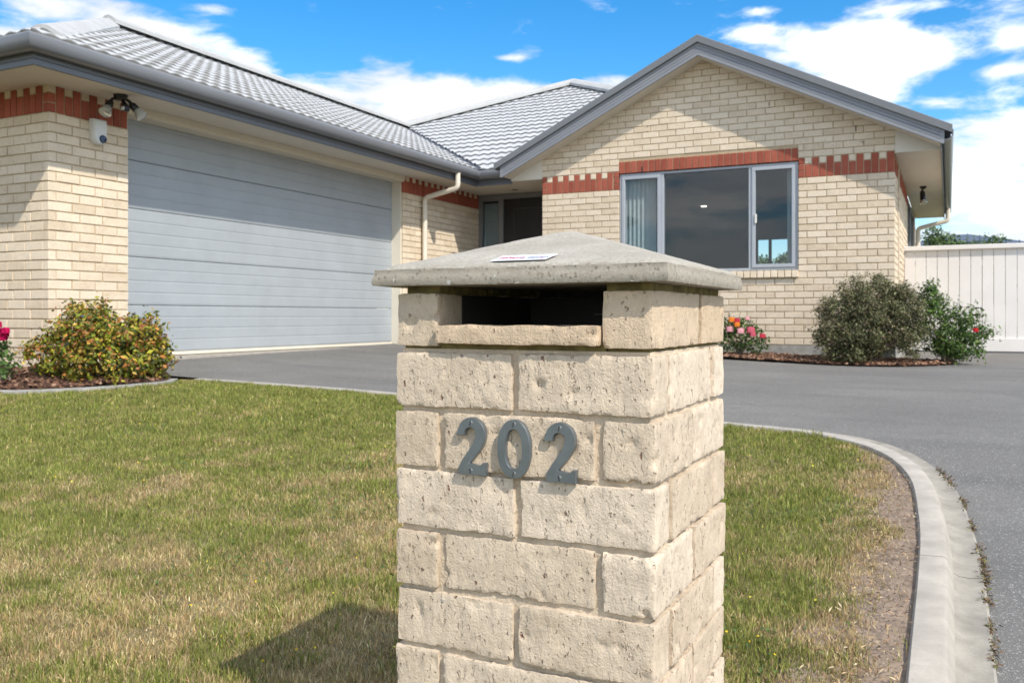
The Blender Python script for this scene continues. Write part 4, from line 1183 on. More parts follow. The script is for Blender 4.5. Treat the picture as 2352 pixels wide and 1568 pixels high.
# ragged mossy bedding mortar under the slot course and the cap
def bedding(rects, z0, z1, mat):
    mb = MB()
    for x0, x1, y0, y1 in rects:
        nx = max(2, round((x1 - x0) / .012)); ny = max(2, round((y1 - y0) / .012)); b = len(mb.v)
        ring = [(x0 + (x1 - x0) * i / nx, y0) for i in range(nx)] + [(x1, y0 + (y1 - y0) * i / ny) for i in range(ny)] + [(x1 - (x1 - x0) * i / nx, y1) for i in range(nx)] + [(x0, y1 - (y1 - y0) * i / ny) for i in range(ny)]
        cx, cy = (x0 + x1) / 2, (y0 + y1) / 2; rag = []
        for px, py in ring:
            d = random.uniform(-.003, .0015); rag.append((px + (d if px > cx else -d), py + (d if py > cy else -d)))
        mb.prism(rag, 'z', z0, z1)
    return ppart('bedding_mortar', mb, mat)
bedding([(PX0 + .010, PX0 + .068, PY0 + .010, PY1 - .01), (PX1 - .068, PX1 - .010, PY0 + .010, PY1 - .01), (PX0 + .069, PX1 - .069, PY0 + .010, PY0 + .06)], PZ - .013, PZ + .005, MAT['moss'])
bedding([(PX0 + .010, PX0 + .066, PY0 + .012, PY1 - .01), (PX1 - .066, PX1 - .008, PY0 + .010, PY1 - .012)], PZ + .070, PZ + .0868, MAT['moss'])
bedding([(PX0 + .08, PX0 + .24, PY1 - .066, PY1 - .004), (PX0 + .25, PX1 - .08, PY1 - .066, PY1 - .004)], PZ + .072, PZ + .0866, MAT['tin'])
mb = MB(); mb.box(PX0 + .071, PX1 - .176, PY1 - .080, PY1 - .074, PZ, PZ + .074); mb.box(PX1 - .170, PX1 - .071, PY1 - .080, PY1 - .074, PZ, PZ + .074)
mb.box(PX0 + .07, PX0 + .072, PY0 + .07, PY1 - .07, PZ, PZ + .074); mb.box(PX1 - .072, PX1 - .07, PY0 + .07, PY1 - .07, PZ, PZ + .074); ppart('letterbox_liner', mb, MAT['tin'])
mb = MB(); mb.bbox(PX1 - .19, PX1 - .075, PY1 - .11, PY1 - .085, PZ + .044, PZ + .047, .001); ppart('letterbox_shelf', mb, MAT['tin_edge'])


def make_cap():
    x0, x1, y0, y1 = -.751, -.309, 1.066, 1.508; zb_, ze, za_ = PZ + .0862, PZ + .113, PZ + .178; n = 72; V = []; F = []
    cx, cy, hw = (x0 + x1) / 2, (y0 + y1) / 2, (x1 - x0) / 2
    for j in range(n + 1):
        for i in range(n + 1):
            u = -1 + 2 * i / n; v = -1 + 2 * j / n; a, b = abs(u), abs(v); mx = (a ** 14 + b ** 14) ** (1 / 14); mx = min(mx, 1.0)
            h = za_ - (za_ - ze) * math.sqrt(mx * mx + .0022) + .003 * (math.sqrt(.0022))
            ed = max(0, (mx - .965) / .035); h -= .004 * ed * ed
            x = cx + u * (hw - .003); y = cy + v * (hw - .003)
            nn = mnoise.noise(Vector((x * 34, y * 34, 1))) * .0009 + mnoise.noise(Vector((x * 150, y * 150, 4))) * .0004; V.append((x, y, h + nn))
    for j in range(n):
        for i in range(n): a = j * (n + 1) + i; F.append((a, a + 1, a + n + 2, a + n + 1))
    ring = [(i, 0) for i in range(n)] + [(n, j) for j in range(n)] + [(n - i, n) for i in range(n)] + [(0, n - j) for j in range(n)]
    prev = [j * (n + 1) + i for i, j in ring]
    for lv, (z, sp_) in enumerate(((ze - .006, .9995), (ze - .012, 1.004), (zb_ + .012, 1.010), (zb_ + .004, 1.012), (zb_, 1.006))):
        cur = []
        for i, j in ring:
            u = (-1 + 2 * i / n); v = (-1 + 2 * j / n); x = cx + u * (hw - .003) * sp_; y = cy + v * (hw - .003) * sp_
            d = mnoise.noise(Vector((x * 60, y * 60, z * 60))) * .0008 + mnoise.noise(Vector((x * 260, y * 260, z * 260))) * .0006
            zz_ = z + (mnoise.noise(Vector((x * 90, y * 90, 9))) * .0012 if lv >= 3 else 0)
            cur.append(len(V)); V.append((x + d * (u if abs(u) == 1 else 0), y + d * (v if abs(v) == 1 else 0), zz_))
        for k in range(len(ring)): F.append((prev[(k + 1) % len(ring)], prev[k], cur[k], cur[(k + 1) % len(ring)]))
        prev = cur
    F.append(tuple(prev[::-1]))
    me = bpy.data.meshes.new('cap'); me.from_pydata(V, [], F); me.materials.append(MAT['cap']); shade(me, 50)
    bm = bmesh.new(); bm.from_mesh(me); bmesh.ops.recalc_face_normals(bm, faces=bm.faces); bm.to_mesh(me); bm.free()
    o = link('cap', me); o.parent = pil; o.matrix_parent_inverse = Matrix.Translation(-pil.location); o['label'] = 'grey concrete pyramid cap'
    return o


cap = make_cap()


def text_mesh(txt, size, bold=0.0):
    cu = bpy.data.curves.new('t', 'FONT'); cu.body = txt; cu.size = size; cu.offset = bold; cu.resolution_u = 3
    ob = bpy.data.objects.new('t', cu); COL.objects.link(ob); dg = bpy.context.evaluated_depsgraph_get(); me = bpy.data.meshes.new_from_object(ob.evaluated_get(dg))
    bpy.data.objects.remove(ob); return me


def sticker():
    bm = bmesh.new(); W, H = .084, .030
    q = [bm.verts.new(p) for p in ((-W / 2, 0, 0), (W / 2, 0, 0), (W / 2 + .006, H, .0004), (-W / 2 + .006, H, .0004))]; bm.faces.new(q).material_index = 0
    for txt, size, x, mi_, bold in (('selwyn', .0148, -.036, 1, .0003), ('times', .0148, .0085, 2, 0)):
        me = text_mesh(txt, size, bold); t2 = bmesh.new(); t2.from_mesh(me); k = len(bm.verts)
        vs = [bm.verts.new((v.co.x + x + .25 * v.co.y, v.co.y + .011, .0006)) for v in t2.verts]
        for f in t2.faces:
            try: bm.faces.new([vs[v.index] for v in f.verts]).material_index = mi_
            except ValueError: pass
        t2.free()
    for a, b in (((.000, .007), (.030, .0085)),):
        f = bm.faces.new([bm.verts.new((a[0], a[1], .0006)), bm.verts.new((b[0], a[1], .0006)), bm.verts.new((b[0], b[1], .0006)), bm.verts.new((a[0], b[1], .0006))]); f.material_index = 2
    f = bm.faces.new([bm.verts.new(p) for p in ((.030, .0065, .0006), (.034, .003, .0006), (.0375, .012, .0006), (.0345, .0075, .0006))]); f.material_index = 1
    me = bpy.data.meshes.new('sticker'); bm.to_mesh(me); bm.free()
    for k in ('stk_white', 'stk_red', 'stk_navy'): me.materials.append(MAT[k])
    o = link('sticker', me); ang = math.atan2(.065, .218)
    o.parent = cap; o.location = (-.521, 1.0765, PZ + .1178); o.rotation_euler = (ang, 0, R_(-1.0)); return o


sticker()
# numerals
TWO = [(0, 450), (4, 490), (15, 525), (32, 570), (55, 603), (85, 632), (125, 653), (175, 662), (225, 655), (270, 634), (308, 600), (333, 560), (347, 510), (350, 460), (344, 410), (328, 360), (300, 308), (262, 252), (222, 204),
       (180, 160), (158, 134), (210, 122), (262, 114), (290, 120), (318, 146), (362, 150), (362, 0), (20, 0), (20, 50), (30, 90), (48, 132), (80, 190), (118, 243), (160, 300), (197, 356), (222, 405), (232, 450), (231, 490), (218, 520), (196, 538), (165, 545), (136, 537), (114, 516), (102, 488), (97, 450)]


def inset(P, d):
    out = []; n = len(P); A = sum(P[i][0] * P[(i + 1) % n][1] - P[(i + 1) % n][0] * P[i][1] for i in range(n)); sg = 1 if A > 0 else -1
    for i in range(n):
        a, b, c = Vector(P[i - 1]), Vector(P[i]), Vector(P[(i + 1) % n]); e0 = (b - a).normalized(); e1 = (c - b).normalized()
        n0 = Vector((-e0.y, e0.x)) * sg; n1 = Vector((-e1.y, e1.x)) * sg; m_ = n0 + n1
        if m_.length < 1e-3: m_ = n0
        m_.normalize(); out.append(tuple(b + m_ * (d / max(.5, m_.dot(n0)))))
    return out


def numeral(kind, xc):
    k = .0800 / 662; zb_ = .180
    root = empty('house_number', (xc, PY0 - .001, zb_)); root.parent = pil; root.matrix_parent_inverse = Matrix.Translation(-pil.location); bm = bmesh.new()
    def rings(P, d):
        rs = []
        for pts, y in ((P, 0), (P, -.0062), (inset(P, d * .45), -.0078), (inset(P, d), -.0085)): rs.append([bm.verts.new((p[0], y, p[1])) for p in pts])
        for r0, r1 in zip(rs, rs[1:]):
            for i in range(len(r0)): bm.faces.new((r0[i], r0[(i + 1) % len(r0)], r1[(i + 1) % len(r0)], r1[i])).smooth = True
        return rs[-1]
    if kind == 2:
        P = [((x - 181) * k * 1.06, y * k) for x, y in TWO]; top = rings(P, .0008)
        for tri in tessellate_polygon([[Vector((v.co.x, v.co.z, 0)) for v in top]]): bm.faces.new([top[q] for q in tri])
        sc_ = [(-.001, .0722), (-.001, .0062)]
    else:
        n = 44; hw, hh = 197 * k * 1.06, 332 * k
        se = lambda a, b, p: [(a * math.copysign(abs(math.cos(t)) ** p, math.cos(t)), hh + b * math.copysign(abs(math.sin(t)) ** p, math.sin(t))) for t in np.linspace(0, 2 * math.pi, n, endpoint=False)]
        o_ = rings(se(hw, hh, .92), .0009); i_ = rings(se(hw * .49, hh * .66, .9), -.0009)
        for i in range(n): bm.faces.new((o_[i], o_[(i + 1) % n], i_[(i + 1) % n], i_[i]))
        sc_ = [(0, hh * 1.835), (0, hh * .165)]
    bmesh.ops.recalc_face_normals(bm, faces=bm.faces)
    me = bpy.data.meshes.new('house_number'); bm.to_mesh(me); bm.free(); me.materials.append(MAT['numeral']); me.set_sharp_from_angle(angle=R_(35))
    root_mesh = link('digit_plate', me); root_mesh.parent = root
    for (sx, sz) in sc_:
        mb = MB(); mb.cur = 0; mb.lathe([(.0, -.0075), (.0037, -.0075), (.0037, -.0086), (.0034, -.0089), (.0, -.0089)], (sx, 0, sz), (0, 1, 0), 14)
        mb.cur = 1; an = random.uniform(-.3, .3); ca, sa = math.cos(an), math.sin(an)
        mb.poly([(sx + ca * u - sa * v_, -.0091, sz + sa * u + ca * v_) for u, v_ in ((-.0007, -.0033), (.0007, -.0033), (.0007, .0033), (-.0007, .0033))])
        o = mb.build('screw', [MAT['screw'], MAT['slot']]); o.parent = root
    return root


numeral(2, -.5955); numeral(0, -.5298); numeral(2, -.4615)

# ------------------------------------------------------------------ fence
FY = 14.55
fe = empty('fence', (-.59, FY, -.1), label='white vertical board fence with flat cap rail right of the house', category='fence')
bme = []
for k in range(3):
    s1 = MB(); s1.bbox(0, .141, 0, .022, 0, 1.38, .003); bme.append(s1.mesh('board', MAT['fence']))
for i in range(24):
    o = link('board', bme[i % 3]); o.parent = fe; o.location = (.004 + i * .147, random.uniform(-.002, .002), .12)
mb = MB(); mb.bbox(-.01, 3.6, -.055, .075, 1.478, 1.545, .006); sub(fe, 'cap_rail', mb, MAT['fence'], False)
mb = MB(); mb.bbox(-.005, 3.6, -.028, -.004, -.0, .19, .004); sub(fe, 'plinth_board', mb, MAT['fence'], False)
mb = MB(); mb.box(0, 3.6, .024, .06, .3, .38); mb.box(0, 3.6, .024, .06, 1.25, 1.33); sub(fe, 'rail', mb, MAT['fence'], False)

# ------------------------------------------------------------------ plants
def quads(P, N, size, aspect, fold=.25, colors=None, up_bias=None):
    """leaf shaped rhombs at P facing N"""
    n = len(P); N = N / (np.linalg.norm(N, axis=1, keepdims=True) + 1e-9); rv = rng.normal(size=(n, 3))
    if up_bias is not None: rv = rv * .6 + np.array(up_bias)
    T = rv - N * (rv * N).sum(1, keepdims=True); T /= np.linalg.norm(T, axis=1, keepdims=True) + 1e-9; B = np.cross(N, T)
    L = size[:, None]; Wd = L * aspect
    v0 = P; v1 = P + T * L * .45 + B * Wd * .5 + N * L * fold * .3; v2 = P + T * L; v3 = P + T * L * .45 - B * Wd * .5 + N * L * fold * .3
    V = np.stack([v0, v1, v2, v3], 1).reshape(-1, 3); a = np.arange(n) * 4; F = np.concatenate([np.stack([a, a + 1, a + 2], 1), np.stack([a, a + 2, a + 3], 1)])
    C = np.repeat(colors, 4, 0) if colors is not None else None
    return V, F, C


def pick(n, pal, wts, var=.18):
    pal = np.array(pal); c = pal[rng.choice(len(pal), n, p=np.array(wts) / sum(wts))]; return np.clip(c * (1 + rng.normal(0, var, (n, 1))), .004, 1)


def blob_points(blobs, n, shell=.35):
    """points near the surface of overlapping ellipsoids; returns points and outward normals"""
    bl = np.array([b[:6] for b in blobs], float); wv = (bl[:, 3] * bl[:, 4] * bl[:, 5]) ** .66; k = rng.choice(len(bl), n, p=wv / wv.sum()); d = rng.normal(size=(n, 3)); d /= np.linalg.norm(d, axis=1, keepdims=True)
    r = 1 - shell * rng.random(n) ** 1.6
    # lumpy radius
    ph = bl[k, :3] * 3.1
    lump = 1 + .16 * np.sin(d[:, 0] * 7 + ph[:, 0]) * np.sin(d[:, 1] * 6 + ph[:, 1]) + .11 * np.sin(d[:, 2] * 9 + ph[:, 2] + d[:, 0] * 5)
    P = bl[k, :3] + d * bl[k, 3:6] * (r * lump)[:, None]; return P, d / bl[k, 3:6]


def stems(base, tips, r0, r1, n=6):
    mb = MB()
    for t in tips:
        b = Vector(base) + Vector((random.uniform(-.06, .06), random.uniform(-.06, .06), 0)); t = Vector(t); m1 = b.lerp(t, .5) + Vector((random.uniform(-.05, .05), random.uniform(-.05, .05), .04)); mb.tube([b, m1, t], [r0, (r0 + r1) / 2, r1], n, cap=False)
    return mb


def clumped(blobs, n, k, r):
    Cn, Nn = blob_points(blobs, k, .22); i = rng.integers(0, k, n); off = rng.normal(0, r, (n, 3)); Nc = Nn[i] / np.linalg.norm(Nn[i], axis=1, keepdims=True)
    return Cn[i] + off + Nc * (r * .6), Nc + off / r * .6


def shrub(name, label, cat_, base, blobs, n, size, aspect, pal, wts, nstems=12, sr=.012, tilt=.6, floor=None, spikes=0, spike_len=.1, stemmat='twig', spike_col=None, clump=None, fit=1.0):
    root = empty(name, base, label=label, category=cat_); B = np.array(base)
    blobs = [(b[0] * fit, b[1] * fit, b[2], b[3] * fit, b[4] * fit, b[5] * (fit + 1) / 2) for b in blobs]
    P, N = blob_points([(b[0], b[1], b[2], *b[3:6]) for b in blobs], n)
    if clump:
        m_ = int(n * .72); Pc, Nc_ = clumped(blobs, m_, *clump); P = np.concatenate([P[m_:] * np.array([.93, .93, .95]), Pc]); N = np.concatenate([N[m_:], Nc_])
    P = P + B
    zf = gz(P[:, 0], P[:, 1]) + .02; ok = P[:, 2] > zf; P = P[ok]; N = N[ok] / (np.linalg.norm(N[ok], axis=1, keepdims=True)); N = N + rng.normal(0, tilt, N.shape) + np.array([0, 0, .35])
    V, F, C = quads(P, N, rng.uniform(size[0] * .7, size[1], len(P)) * (1 + .35 * (rng.random(len(P)) > .9)), aspect, colors=pick(len(P), pal, wts, .28))
    if spikes:
        Ps, Ns = blob_points([(b[0], b[1], b[2], *b[3:6]) for b in blobs if b[2] > .3] or blobs, spikes, .08); Ps = Ps + B; top = Ps[:, 2] > B[2] + .45 * max(b[2] for b in blobs); Ps = Ps[top]; Ns = Ns[top]
        Ns = Ns / np.linalg.norm(Ns, axis=1, keepdims=True); nl = 9; dv = Ns * .7 + np.array([0, 0, .9]) + rng.normal(0, .25, Ns.shape); dv /= np.linalg.norm(dv, axis=1, keepdims=True); ln = rng.uniform(.4, 1, len(Ps)) * spike_len
        PP = np.concatenate([Ps + dv * (ln * (i + .5) / nl)[:, None] for i in range(nl)]); NN = rng.normal(size=PP.shape)
        V2, F2, C2 = quads(PP, NN, rng.uniform(size[0] * .6, size[1] * .75, len(PP)), aspect, colors=pick(len(PP), spike_col or pal, [1] * len(spike_col) if spike_col else wts))
        F = np.concatenate([F, F2 + len(V)]); V = np.concatenate([V, V2]); C = np.concatenate([C, C2])
    me = np_mesh('foliage', V - B, F, MAT['leaf'], C); o = link('foliage', me); o.parent = root
    tips = [(b[0] + random.uniform(-.5, .5) * b[3], b[1] + random.uniform(-.5, .5) * b[4], b[2] + random.uniform(-.2, .6) * b[5]) for b in blobs for _ in range(max(1, nstems // len(blobs)))]
    mb = stems((0, 0, -.02), tips, sr, sr * .4); o = mb.build('stems', MAT[stemmat], None, 60); o.parent = root
    return root


# golden shrub at the garage corner
g0 = (-5.98, 4.86, float(gz(-5.98, 4.86)))
shrub('golden_shrub', 'golden green shrub with reddish leaf tips at the garage corner', 'shrub', g0,
      [(-.16, -.02, .28, .38, .34, .28), (.20, .16, .26, .27, .28, .25), (-.22, .02, .44, .22, .22, .17), (.26, .26, .40, .17, .17, .15), (-.46, -.12, .20, .20, .22, .16), (.06, -.05, .14, .40, .32, .17), (.30, .20, .16, .18, .2, .16), (-.02, .08, .36, .2, .22, .15)],
      15500, (.028, .050), .50, [(.20, .23, .022), (.36, .35, .03), (.10, .13, .02), (.46, .19, .045), (.48, .33, .06), (.045, .06, .012), (.27, .10, .035)], [5, 4, 4, 3, 3, 4, 2], 14, .008, spikes=40, spike_len=.08, clump=(190, .032), fit=.90)
# grey-green shrub at the gable corner
g1 = (-.80, 11.12, float(gz(-.80, 11.12)))
shrub('grey_green_shrub', 'large rounded grey green small leaved shrub at the gable corner', 'shrub', g1,
      [(-.10, 0, .50, .54, .48, .44), (-.02, 0, .76, .38, .36, .30), (-.30, -.02, .40, .40, .40, .36), (.32, .10, .54, .34, .34, .34), (-.24, -.14, .24, .38, .34, .26), (.40, .08, .74, .17, .2, .2), (.46, -.02, .30, .22, .26, .20)],
      46000, (.020, .036), .5, [(.15, .155, .06), (.20, .195, .09), (.085, .095, .036), (.27, .25, .135), (.035, .036, .016), (.17, .12, .07)], [5, 4, 6, 2, 5, 2], 26, .012, spikes=320, spike_len=.11,
      spike_col=[(.16, .15, .085), (.115, .12, .07), (.20, .17, .11)], clump=(330, .034), fit=.88)
# green rose shrub beside it
g2 = (-.02, 11.55, float(gz(-.02, 11.55)) + .05)
shrub('green_shrub', 'bright green leafy shrub with one red flower in front of the white fence', 'shrub', g2,
      [(-.18, 0, .52, .22, .26, .32), (-.02, 0, .34, .30, .28, .30), (.18, .05, .44, .24, .24, .20), (.36, .06, .34, .22, .22, .13), (-.16, 0, .74, .11, .12, .16), (.10, 0, .16, .26, .24, .16), (.26, .0, .14, .26, .2, .09), (.48, .05, .30, .10, .1, .07)],
      7500, (.028, .05), .52, [(.07, .13, .025), (.11, .19, .035), (.04, .08, .016), (.17, .22, .06), (.025, .05, .012)], [5, 4, 4, 2, 2], 18, .007, tilt=.8, spikes=60, spike_len=.16, clump=(110, .038), fit=.86)
fl = [o for o in bpy.data.objects if o.name.startswith('green_shrub')][0]


def rose(parent, loc, r, cols, name='flower'):
    n = 26; V = []; F = []; C = []
    for i in range(n):
        t = i / n; el_ = R_(85 - 95 * t ** .8); a = i * 2.4; rr = r * (.25 + .8 * t); d = np.array([math.cos(a) * math.cos(el_), math.sin(a) * math.cos(el_), math.sin(el_)]); c0 = np.array(loc) + d * rr * .55
        s_ = np.array([-math.sin(a), math.cos(a), 0]) * r * (.35 + .3 * t); u = np.cross(d, s_); u = u / (np.linalg.norm(u) + 1e-9) * r * (.45 + .25 * t); k = len(V)
        V += [c0 - s_ - u * .6, c0 + s_ - u * .6, c0 + s_ * .8 + u + d * r * .12, c0 + u * 1.15 + d * r * .18, c0 - s_ * .8 + u + d * r * .12]; F += [(k, k + 1, k + 2), (k, k + 2, k + 3), (k, k + 3, k + 4)]
        cc = np.array(cols[0]) * (1 - t) + np.array(cols[1]) * t; C += [cc * random.uniform(.85, 1.15)] * 5
    me = np_mesh(name, np.array(V), np.array(F), MAT['petal'], np.array(C)); o = link(name, me); o.parent = parent; return o


rose(fl, (.30, -.20, .34), .035, ((.55, .02, .02), (.65, .03, .04)))
# rose bush by the window wall, half hidden by the pillar
g3 = (-2.42, 11.5, float(gz(-2.42, 11.5)))
rb = shrub('rose_bush', 'rose bush with pink and orange blooms against the gable wall', 'rose bush', g3,
           [(-.10, 0, .24, .28, .22, .18), (.08, 0, .27, .24, .22, .18), (.20, 0, .18, .18, .2, .14), (-.2, 0, .36, .2, .2, .14), (.02, 0, .40, .2, .18, .10)], 1700, (.03, .055), .58,
           [(.05, .10, .02), (.08, .15, .03), (.03, .06, .015), (.12, .19, .05)], [5, 4, 3, 2], 14, .006, tilt=.9, spikes=14, spike_len=.12)
PINK = ((.75, .07, .14), (.80, .20, .27)); ORG = ((.80, .16, .02), (.85, .33, .05)); PALE = ((.80, .30, .35), (.85, .50, .52)); RED = ((.60, .03, .07), (.70, .08, .12))
for loc, r, c in (((-.04, -.18, .47), .05, ORG), ((.02, -.16, .46), .045, RED), ((.03, -.2, .41), .045, ORG), ((-.06, -.2, .35), .055, PALE), ((.08, -.22, .33), .055, PALE), ((.20, -.2, .34), .06, PINK), ((.225, -.2, .29), .045, PINK), ((.34, -.18, .27), .045, RED),
                  ((.14, -.1, .49), .035, PALE), ((-.2, -.2, .42), .05, PINK), ((-.28, -.15, .36), .045, ORG)):
    rose(rb, loc, r, c)
mb = stems((0, 0, 0), [(.34, -.18, .25), (.20, -.2, .30), (.14, -.1, .47), (-.04, -.18, .44), (.05, -.1, .58)], .006, .0035); o = mb.build('cane', MAT['twig']); o.parent = rb
# crimson flowering plant at the left edge
g4 = (-6.47, 4.37, float(gz(-6.47, 4.37)))
cr = shrub('crimson_flower_plant', 'crimson flowering plant cut off by the left edge of the picture', 'plant', g4, [(-.12, 0, .16, .16, .18, .14), (-.2, 0, .3, .16, .16, .12)], 500, (.04, .07), .5, [(.06, .11, .025), (.1, .17, .04)], [1, 1], 6, .006)
for i in range(13):
    d = Vector((random.gauss(0, 1), random.gauss(0, 1), random.gauss(0, .9))).normalized() * .07; rose(cr, (-.045 + d.x, -.03 + d.y, .40 + d.z * .9), .038, ((.42, .003, .05), (.62, .012, .12)))
mb = stems((-.08, 0, 0), [(-.045, -.03, .38)], .008, .006); o = mb.build('cane', MAT['twig']); o.parent = cr


# trees beyond the fence and behind the house
def tree(name, label, base, h, blobs, n, pal, group=None, size=(.10, .2)):
    root = empty(name, base, label=label, category='tree')
    if group: root['group'] = group
    mb = MB(); mb.tube([(0, 0, -.1), (.05, .02, h * .3), (-.03, .04, h * .55), (.02, 0, h * .8)], [.09, .07, .05, .02], 9)
    for b in blobs: mb.tube([(0, .02, h * .35), (b[0] * .5, b[1] * .5, h * .5), (b[0], b[1], b[2])], [.045, .03, .01], 6)
    o = mb.build('trunk', MAT['bark'], None, 60); o.parent = root
    P, N = blob_points(blobs, n, .75); N = N / np.linalg.norm(N, axis=1, keepdims=True) + rng.normal(0, .7, N.shape) + np.array([0, 0, .4])
    V, F, C = quads(P, N, rng.uniform(size[0], size[1], len(P)), .45, colors=pick(len(P), pal, [1] * len(pal), .25)); o = link('crown', np_mesh('crown', V, F, MAT['leaf'], C)); o.parent = root
    return root


GP1 = [(.075, .125, .03), (.11, .17, .045), (.045, .085, .022), (.15, .20, .07)]
def at(x, y): return (x, y, float(gz(x, y)) - .1)
tree('garden_tree', 'taller green tree showing over the white fence next to the house', at(-.15, 28.3), 3.2, [(0, 0, 2.45, .55, .5, .6), (-.22, 0, 2.85, .3, .3, .38), (.25, .1, 2.5, .4, .4, .45), (0, 0, 1.6, .7, .6, .5)], 3800, GP1, 'trees beyond the fence', (.07, .14))
tree('garden_tree', 'lower bushy green tree over the fence in front of the dark roof', at(.85, 28.0), 2.9, [(0, 0, 2.25, .6, .5, .5), (.3, 0, 2.55, .4, .35, .36), (-.35, 0, 2.4, .4, .35, .36), (.1, 0, 1.5, .8, .6, .5)], 3800, GP1, 'trees beyond the fence', (.07, .14))
tree('garden_tree', 'small green tree in the back garden glimpsed through the right window pane', at(-5.35, 34.0), 3.0, [(0, 0, 2.45, .45, .5, .45), (.9, .3, 2.3, .35, .4, .4), (-.9, .2, 2.4, .5, .5, .4), (0, 0, 1.5, 1.3, .7, .5)], 3000, GP1, None, (.12, .22))

# neighbouring house
nb = empty('neighbour_house', (0, 39.3, -.1), label='neighbouring house with dark blue steel roof beyond the white fence', category='house')
mb = MB(); mb.box(-2.2, 5.0, -4, 4, 0, 2.55); sub(nb, 'wall', mb, MAT['nwall'], False)
mb = MB(); e = (-3.4, 5.35, -4.6, 4.6, 2.5); rz = 3.74
A, B_, C_, D_ = (e[0], e[2], e[4]), (e[1], e[2], e[4]), (e[1], e[3], e[4]), (e[0], e[3], e[4]); Rg0, Rg1 = (-.2, 0, rz), (.75, 0, rz)
mb.poly([A, B_, Rg1, Rg0]); mb.poly([B_, C_, Rg1]); mb.poly([C_, D_, Rg0, Rg1]); mb.poly([D_, A, Rg0]); mb.poly([A, D_, C_, B_]); sub(nb, 'roof', mb, MAT['nroof'], False)
mb = MB()
for i in range(20):
    x = -3.1 + i * .42; k = (rz - 2.5) / 4.6; ym = 4.6
    if x < -.2: ym = 4.6 * (x + 3.4) / 3.2
    if x > .75: ym = 4.6 * (5.35 - x) / 4.6
    mb.tube([(x, -4.6, 2.515), (x, -4.6 + max(.1, ym), 2.515 + k * max(.1, ym))], .022, 5)
sub(nb, 'roof_rib', mb, MAT['nroof'], False)['kind'] = 'stuff'
mb = MB(); mb.box(.2, 1.8, -4.03, -3.99, .9, 2.1); sub(nb, 'window', mb, MAT['alu_dark'], False)

# ------------------------------------------------------------------ mulch chips
def chips(name, poly, n, size, pal, wts, label, lift=.0):
    xs = [p[0] for p in poly]; ys = [p[1] for p in poly]; P = np.stack([rng.uniform(min(xs), max(xs), n * 6), rng.uniform(min(ys), max(ys), n * 6)], 1); P = P[inside(poly, P[:, 0], P[:, 1])][:n]
    n = len(P); z = gz(P[:, 0], P[:, 1]) + .035 * fbm(P[:, 0], P[:, 1], 3) + lift + rng.uniform(0, .012, n); L = rng.uniform(size[0], size[1], n); W_ = L * rng.uniform(.25, .55, n); H_ = L * rng.uniform(.1, .3, n)
    a = rng.uniform(0, 2 * np.pi, n); tl = rng.normal(0, .35, n); T = np.stack([np.cos(a) * np.cos(tl), np.sin(a) * np.cos(tl), np.sin(tl)], 1); B = np.stack([-np.sin(a), np.cos(a), rng.normal(0, .25, n)], 1); B /= np.linalg.norm(B, axis=1, keepdims=True); N = np.cross(T, B)
    C0 = np.stack([P[:, 0], P[:, 1], z], 1); V = []
    for sx, sy, sz in ((-1, -1, -1), (1, -.7, -1), (.9, 1, -1), (-1, .8, -1), (-.8, -.8, 1), (.7, -.6, 1), (.8, .7, 1), (-.7, .8, 1)): V.append(C0 + T * (L * sx / 2)[:, None] + B * (W_ * sy / 2)[:, None] + N * (H_ * sz / 2)[:, None])
    V = np.stack(V, 1).reshape(-1, 3); k = np.arange(n) * 8; F = np.concatenate([np.stack([k + a_, k + b_, k + c_, k + d_], 1) for a_, b_, c_, d_ in ((4, 5, 6, 7), (0, 1, 5, 4), (1, 2, 6, 5), (2, 3, 7, 6), (3, 0, 4, 7))])
    me = np_mesh(name, V, F, MAT['chip'], np.repeat(pick(n, pal, wts, .25), 8, 0)); return link(name, me, None, label=label, kind='stuff')


BARK = [(.13, .068, .042), (.085, .045, .03), (.20, .115, .072), (.05, .028, .02), (.27, .165, .11)]
chips('bark_mulch', [(-7.6, 3.2), (-6.6, 3.97), (-6.24, 4.2), (-5.76, 4.5), (-5.57, 4.75), (-5.6, 5.1), (-5.9, 5.35), (-6.3, 5.6), (-7.0, 5.9), (-7.0, 5.16), (-8.5, 5.16), (-8.5, 3.2)], 9000, (.025, .075), BARK, [4, 4, 2, 3, 1], 'dark red brown bark mulch in the bed at the garage corner')
chips('bark_mulch', [(-3.2, 11.2), (-2.45, 11.06), (-1.93, 10.92), (-1.35, 10.80), (-.89, 10.78), (-.55, 10.87), (-.25, 11.08), (-.02, 11.38), (.08, 11.7), (-.3, 11.9), (-3.2, 11.9)], 6500, (.03, .085), BARK, [4, 3, 3, 2, 2], 'red brown bark mulch in the bed under the gable wall')

# ------------------------------------------------------------------ grass
def in_view(x, y, m=60):
    X = _c * x + _s * y; Z = -_s * x + _c * y; px = 1176 + 2040 * X / np.maximum(Z, .05); py = 727 + 2040 * (EYE - gz(x, y)) / np.maximum(Z, .05)
    return (Z > 1.0) & (px > -m) & (px < 2352 + m) & (py < 1568 + m * 2), Z


def dryness(x, y):
    d = .34 * fbm(x, y, 1.3) + .42 * fbm(x + 5, y - 9, 4.0) + .36 * fbm(x - 4, y + 2, 13)
    return d + .09 * (1 - sm(1.8, 3.6, y)) - .07 * sm(3.6, 5.2, y)


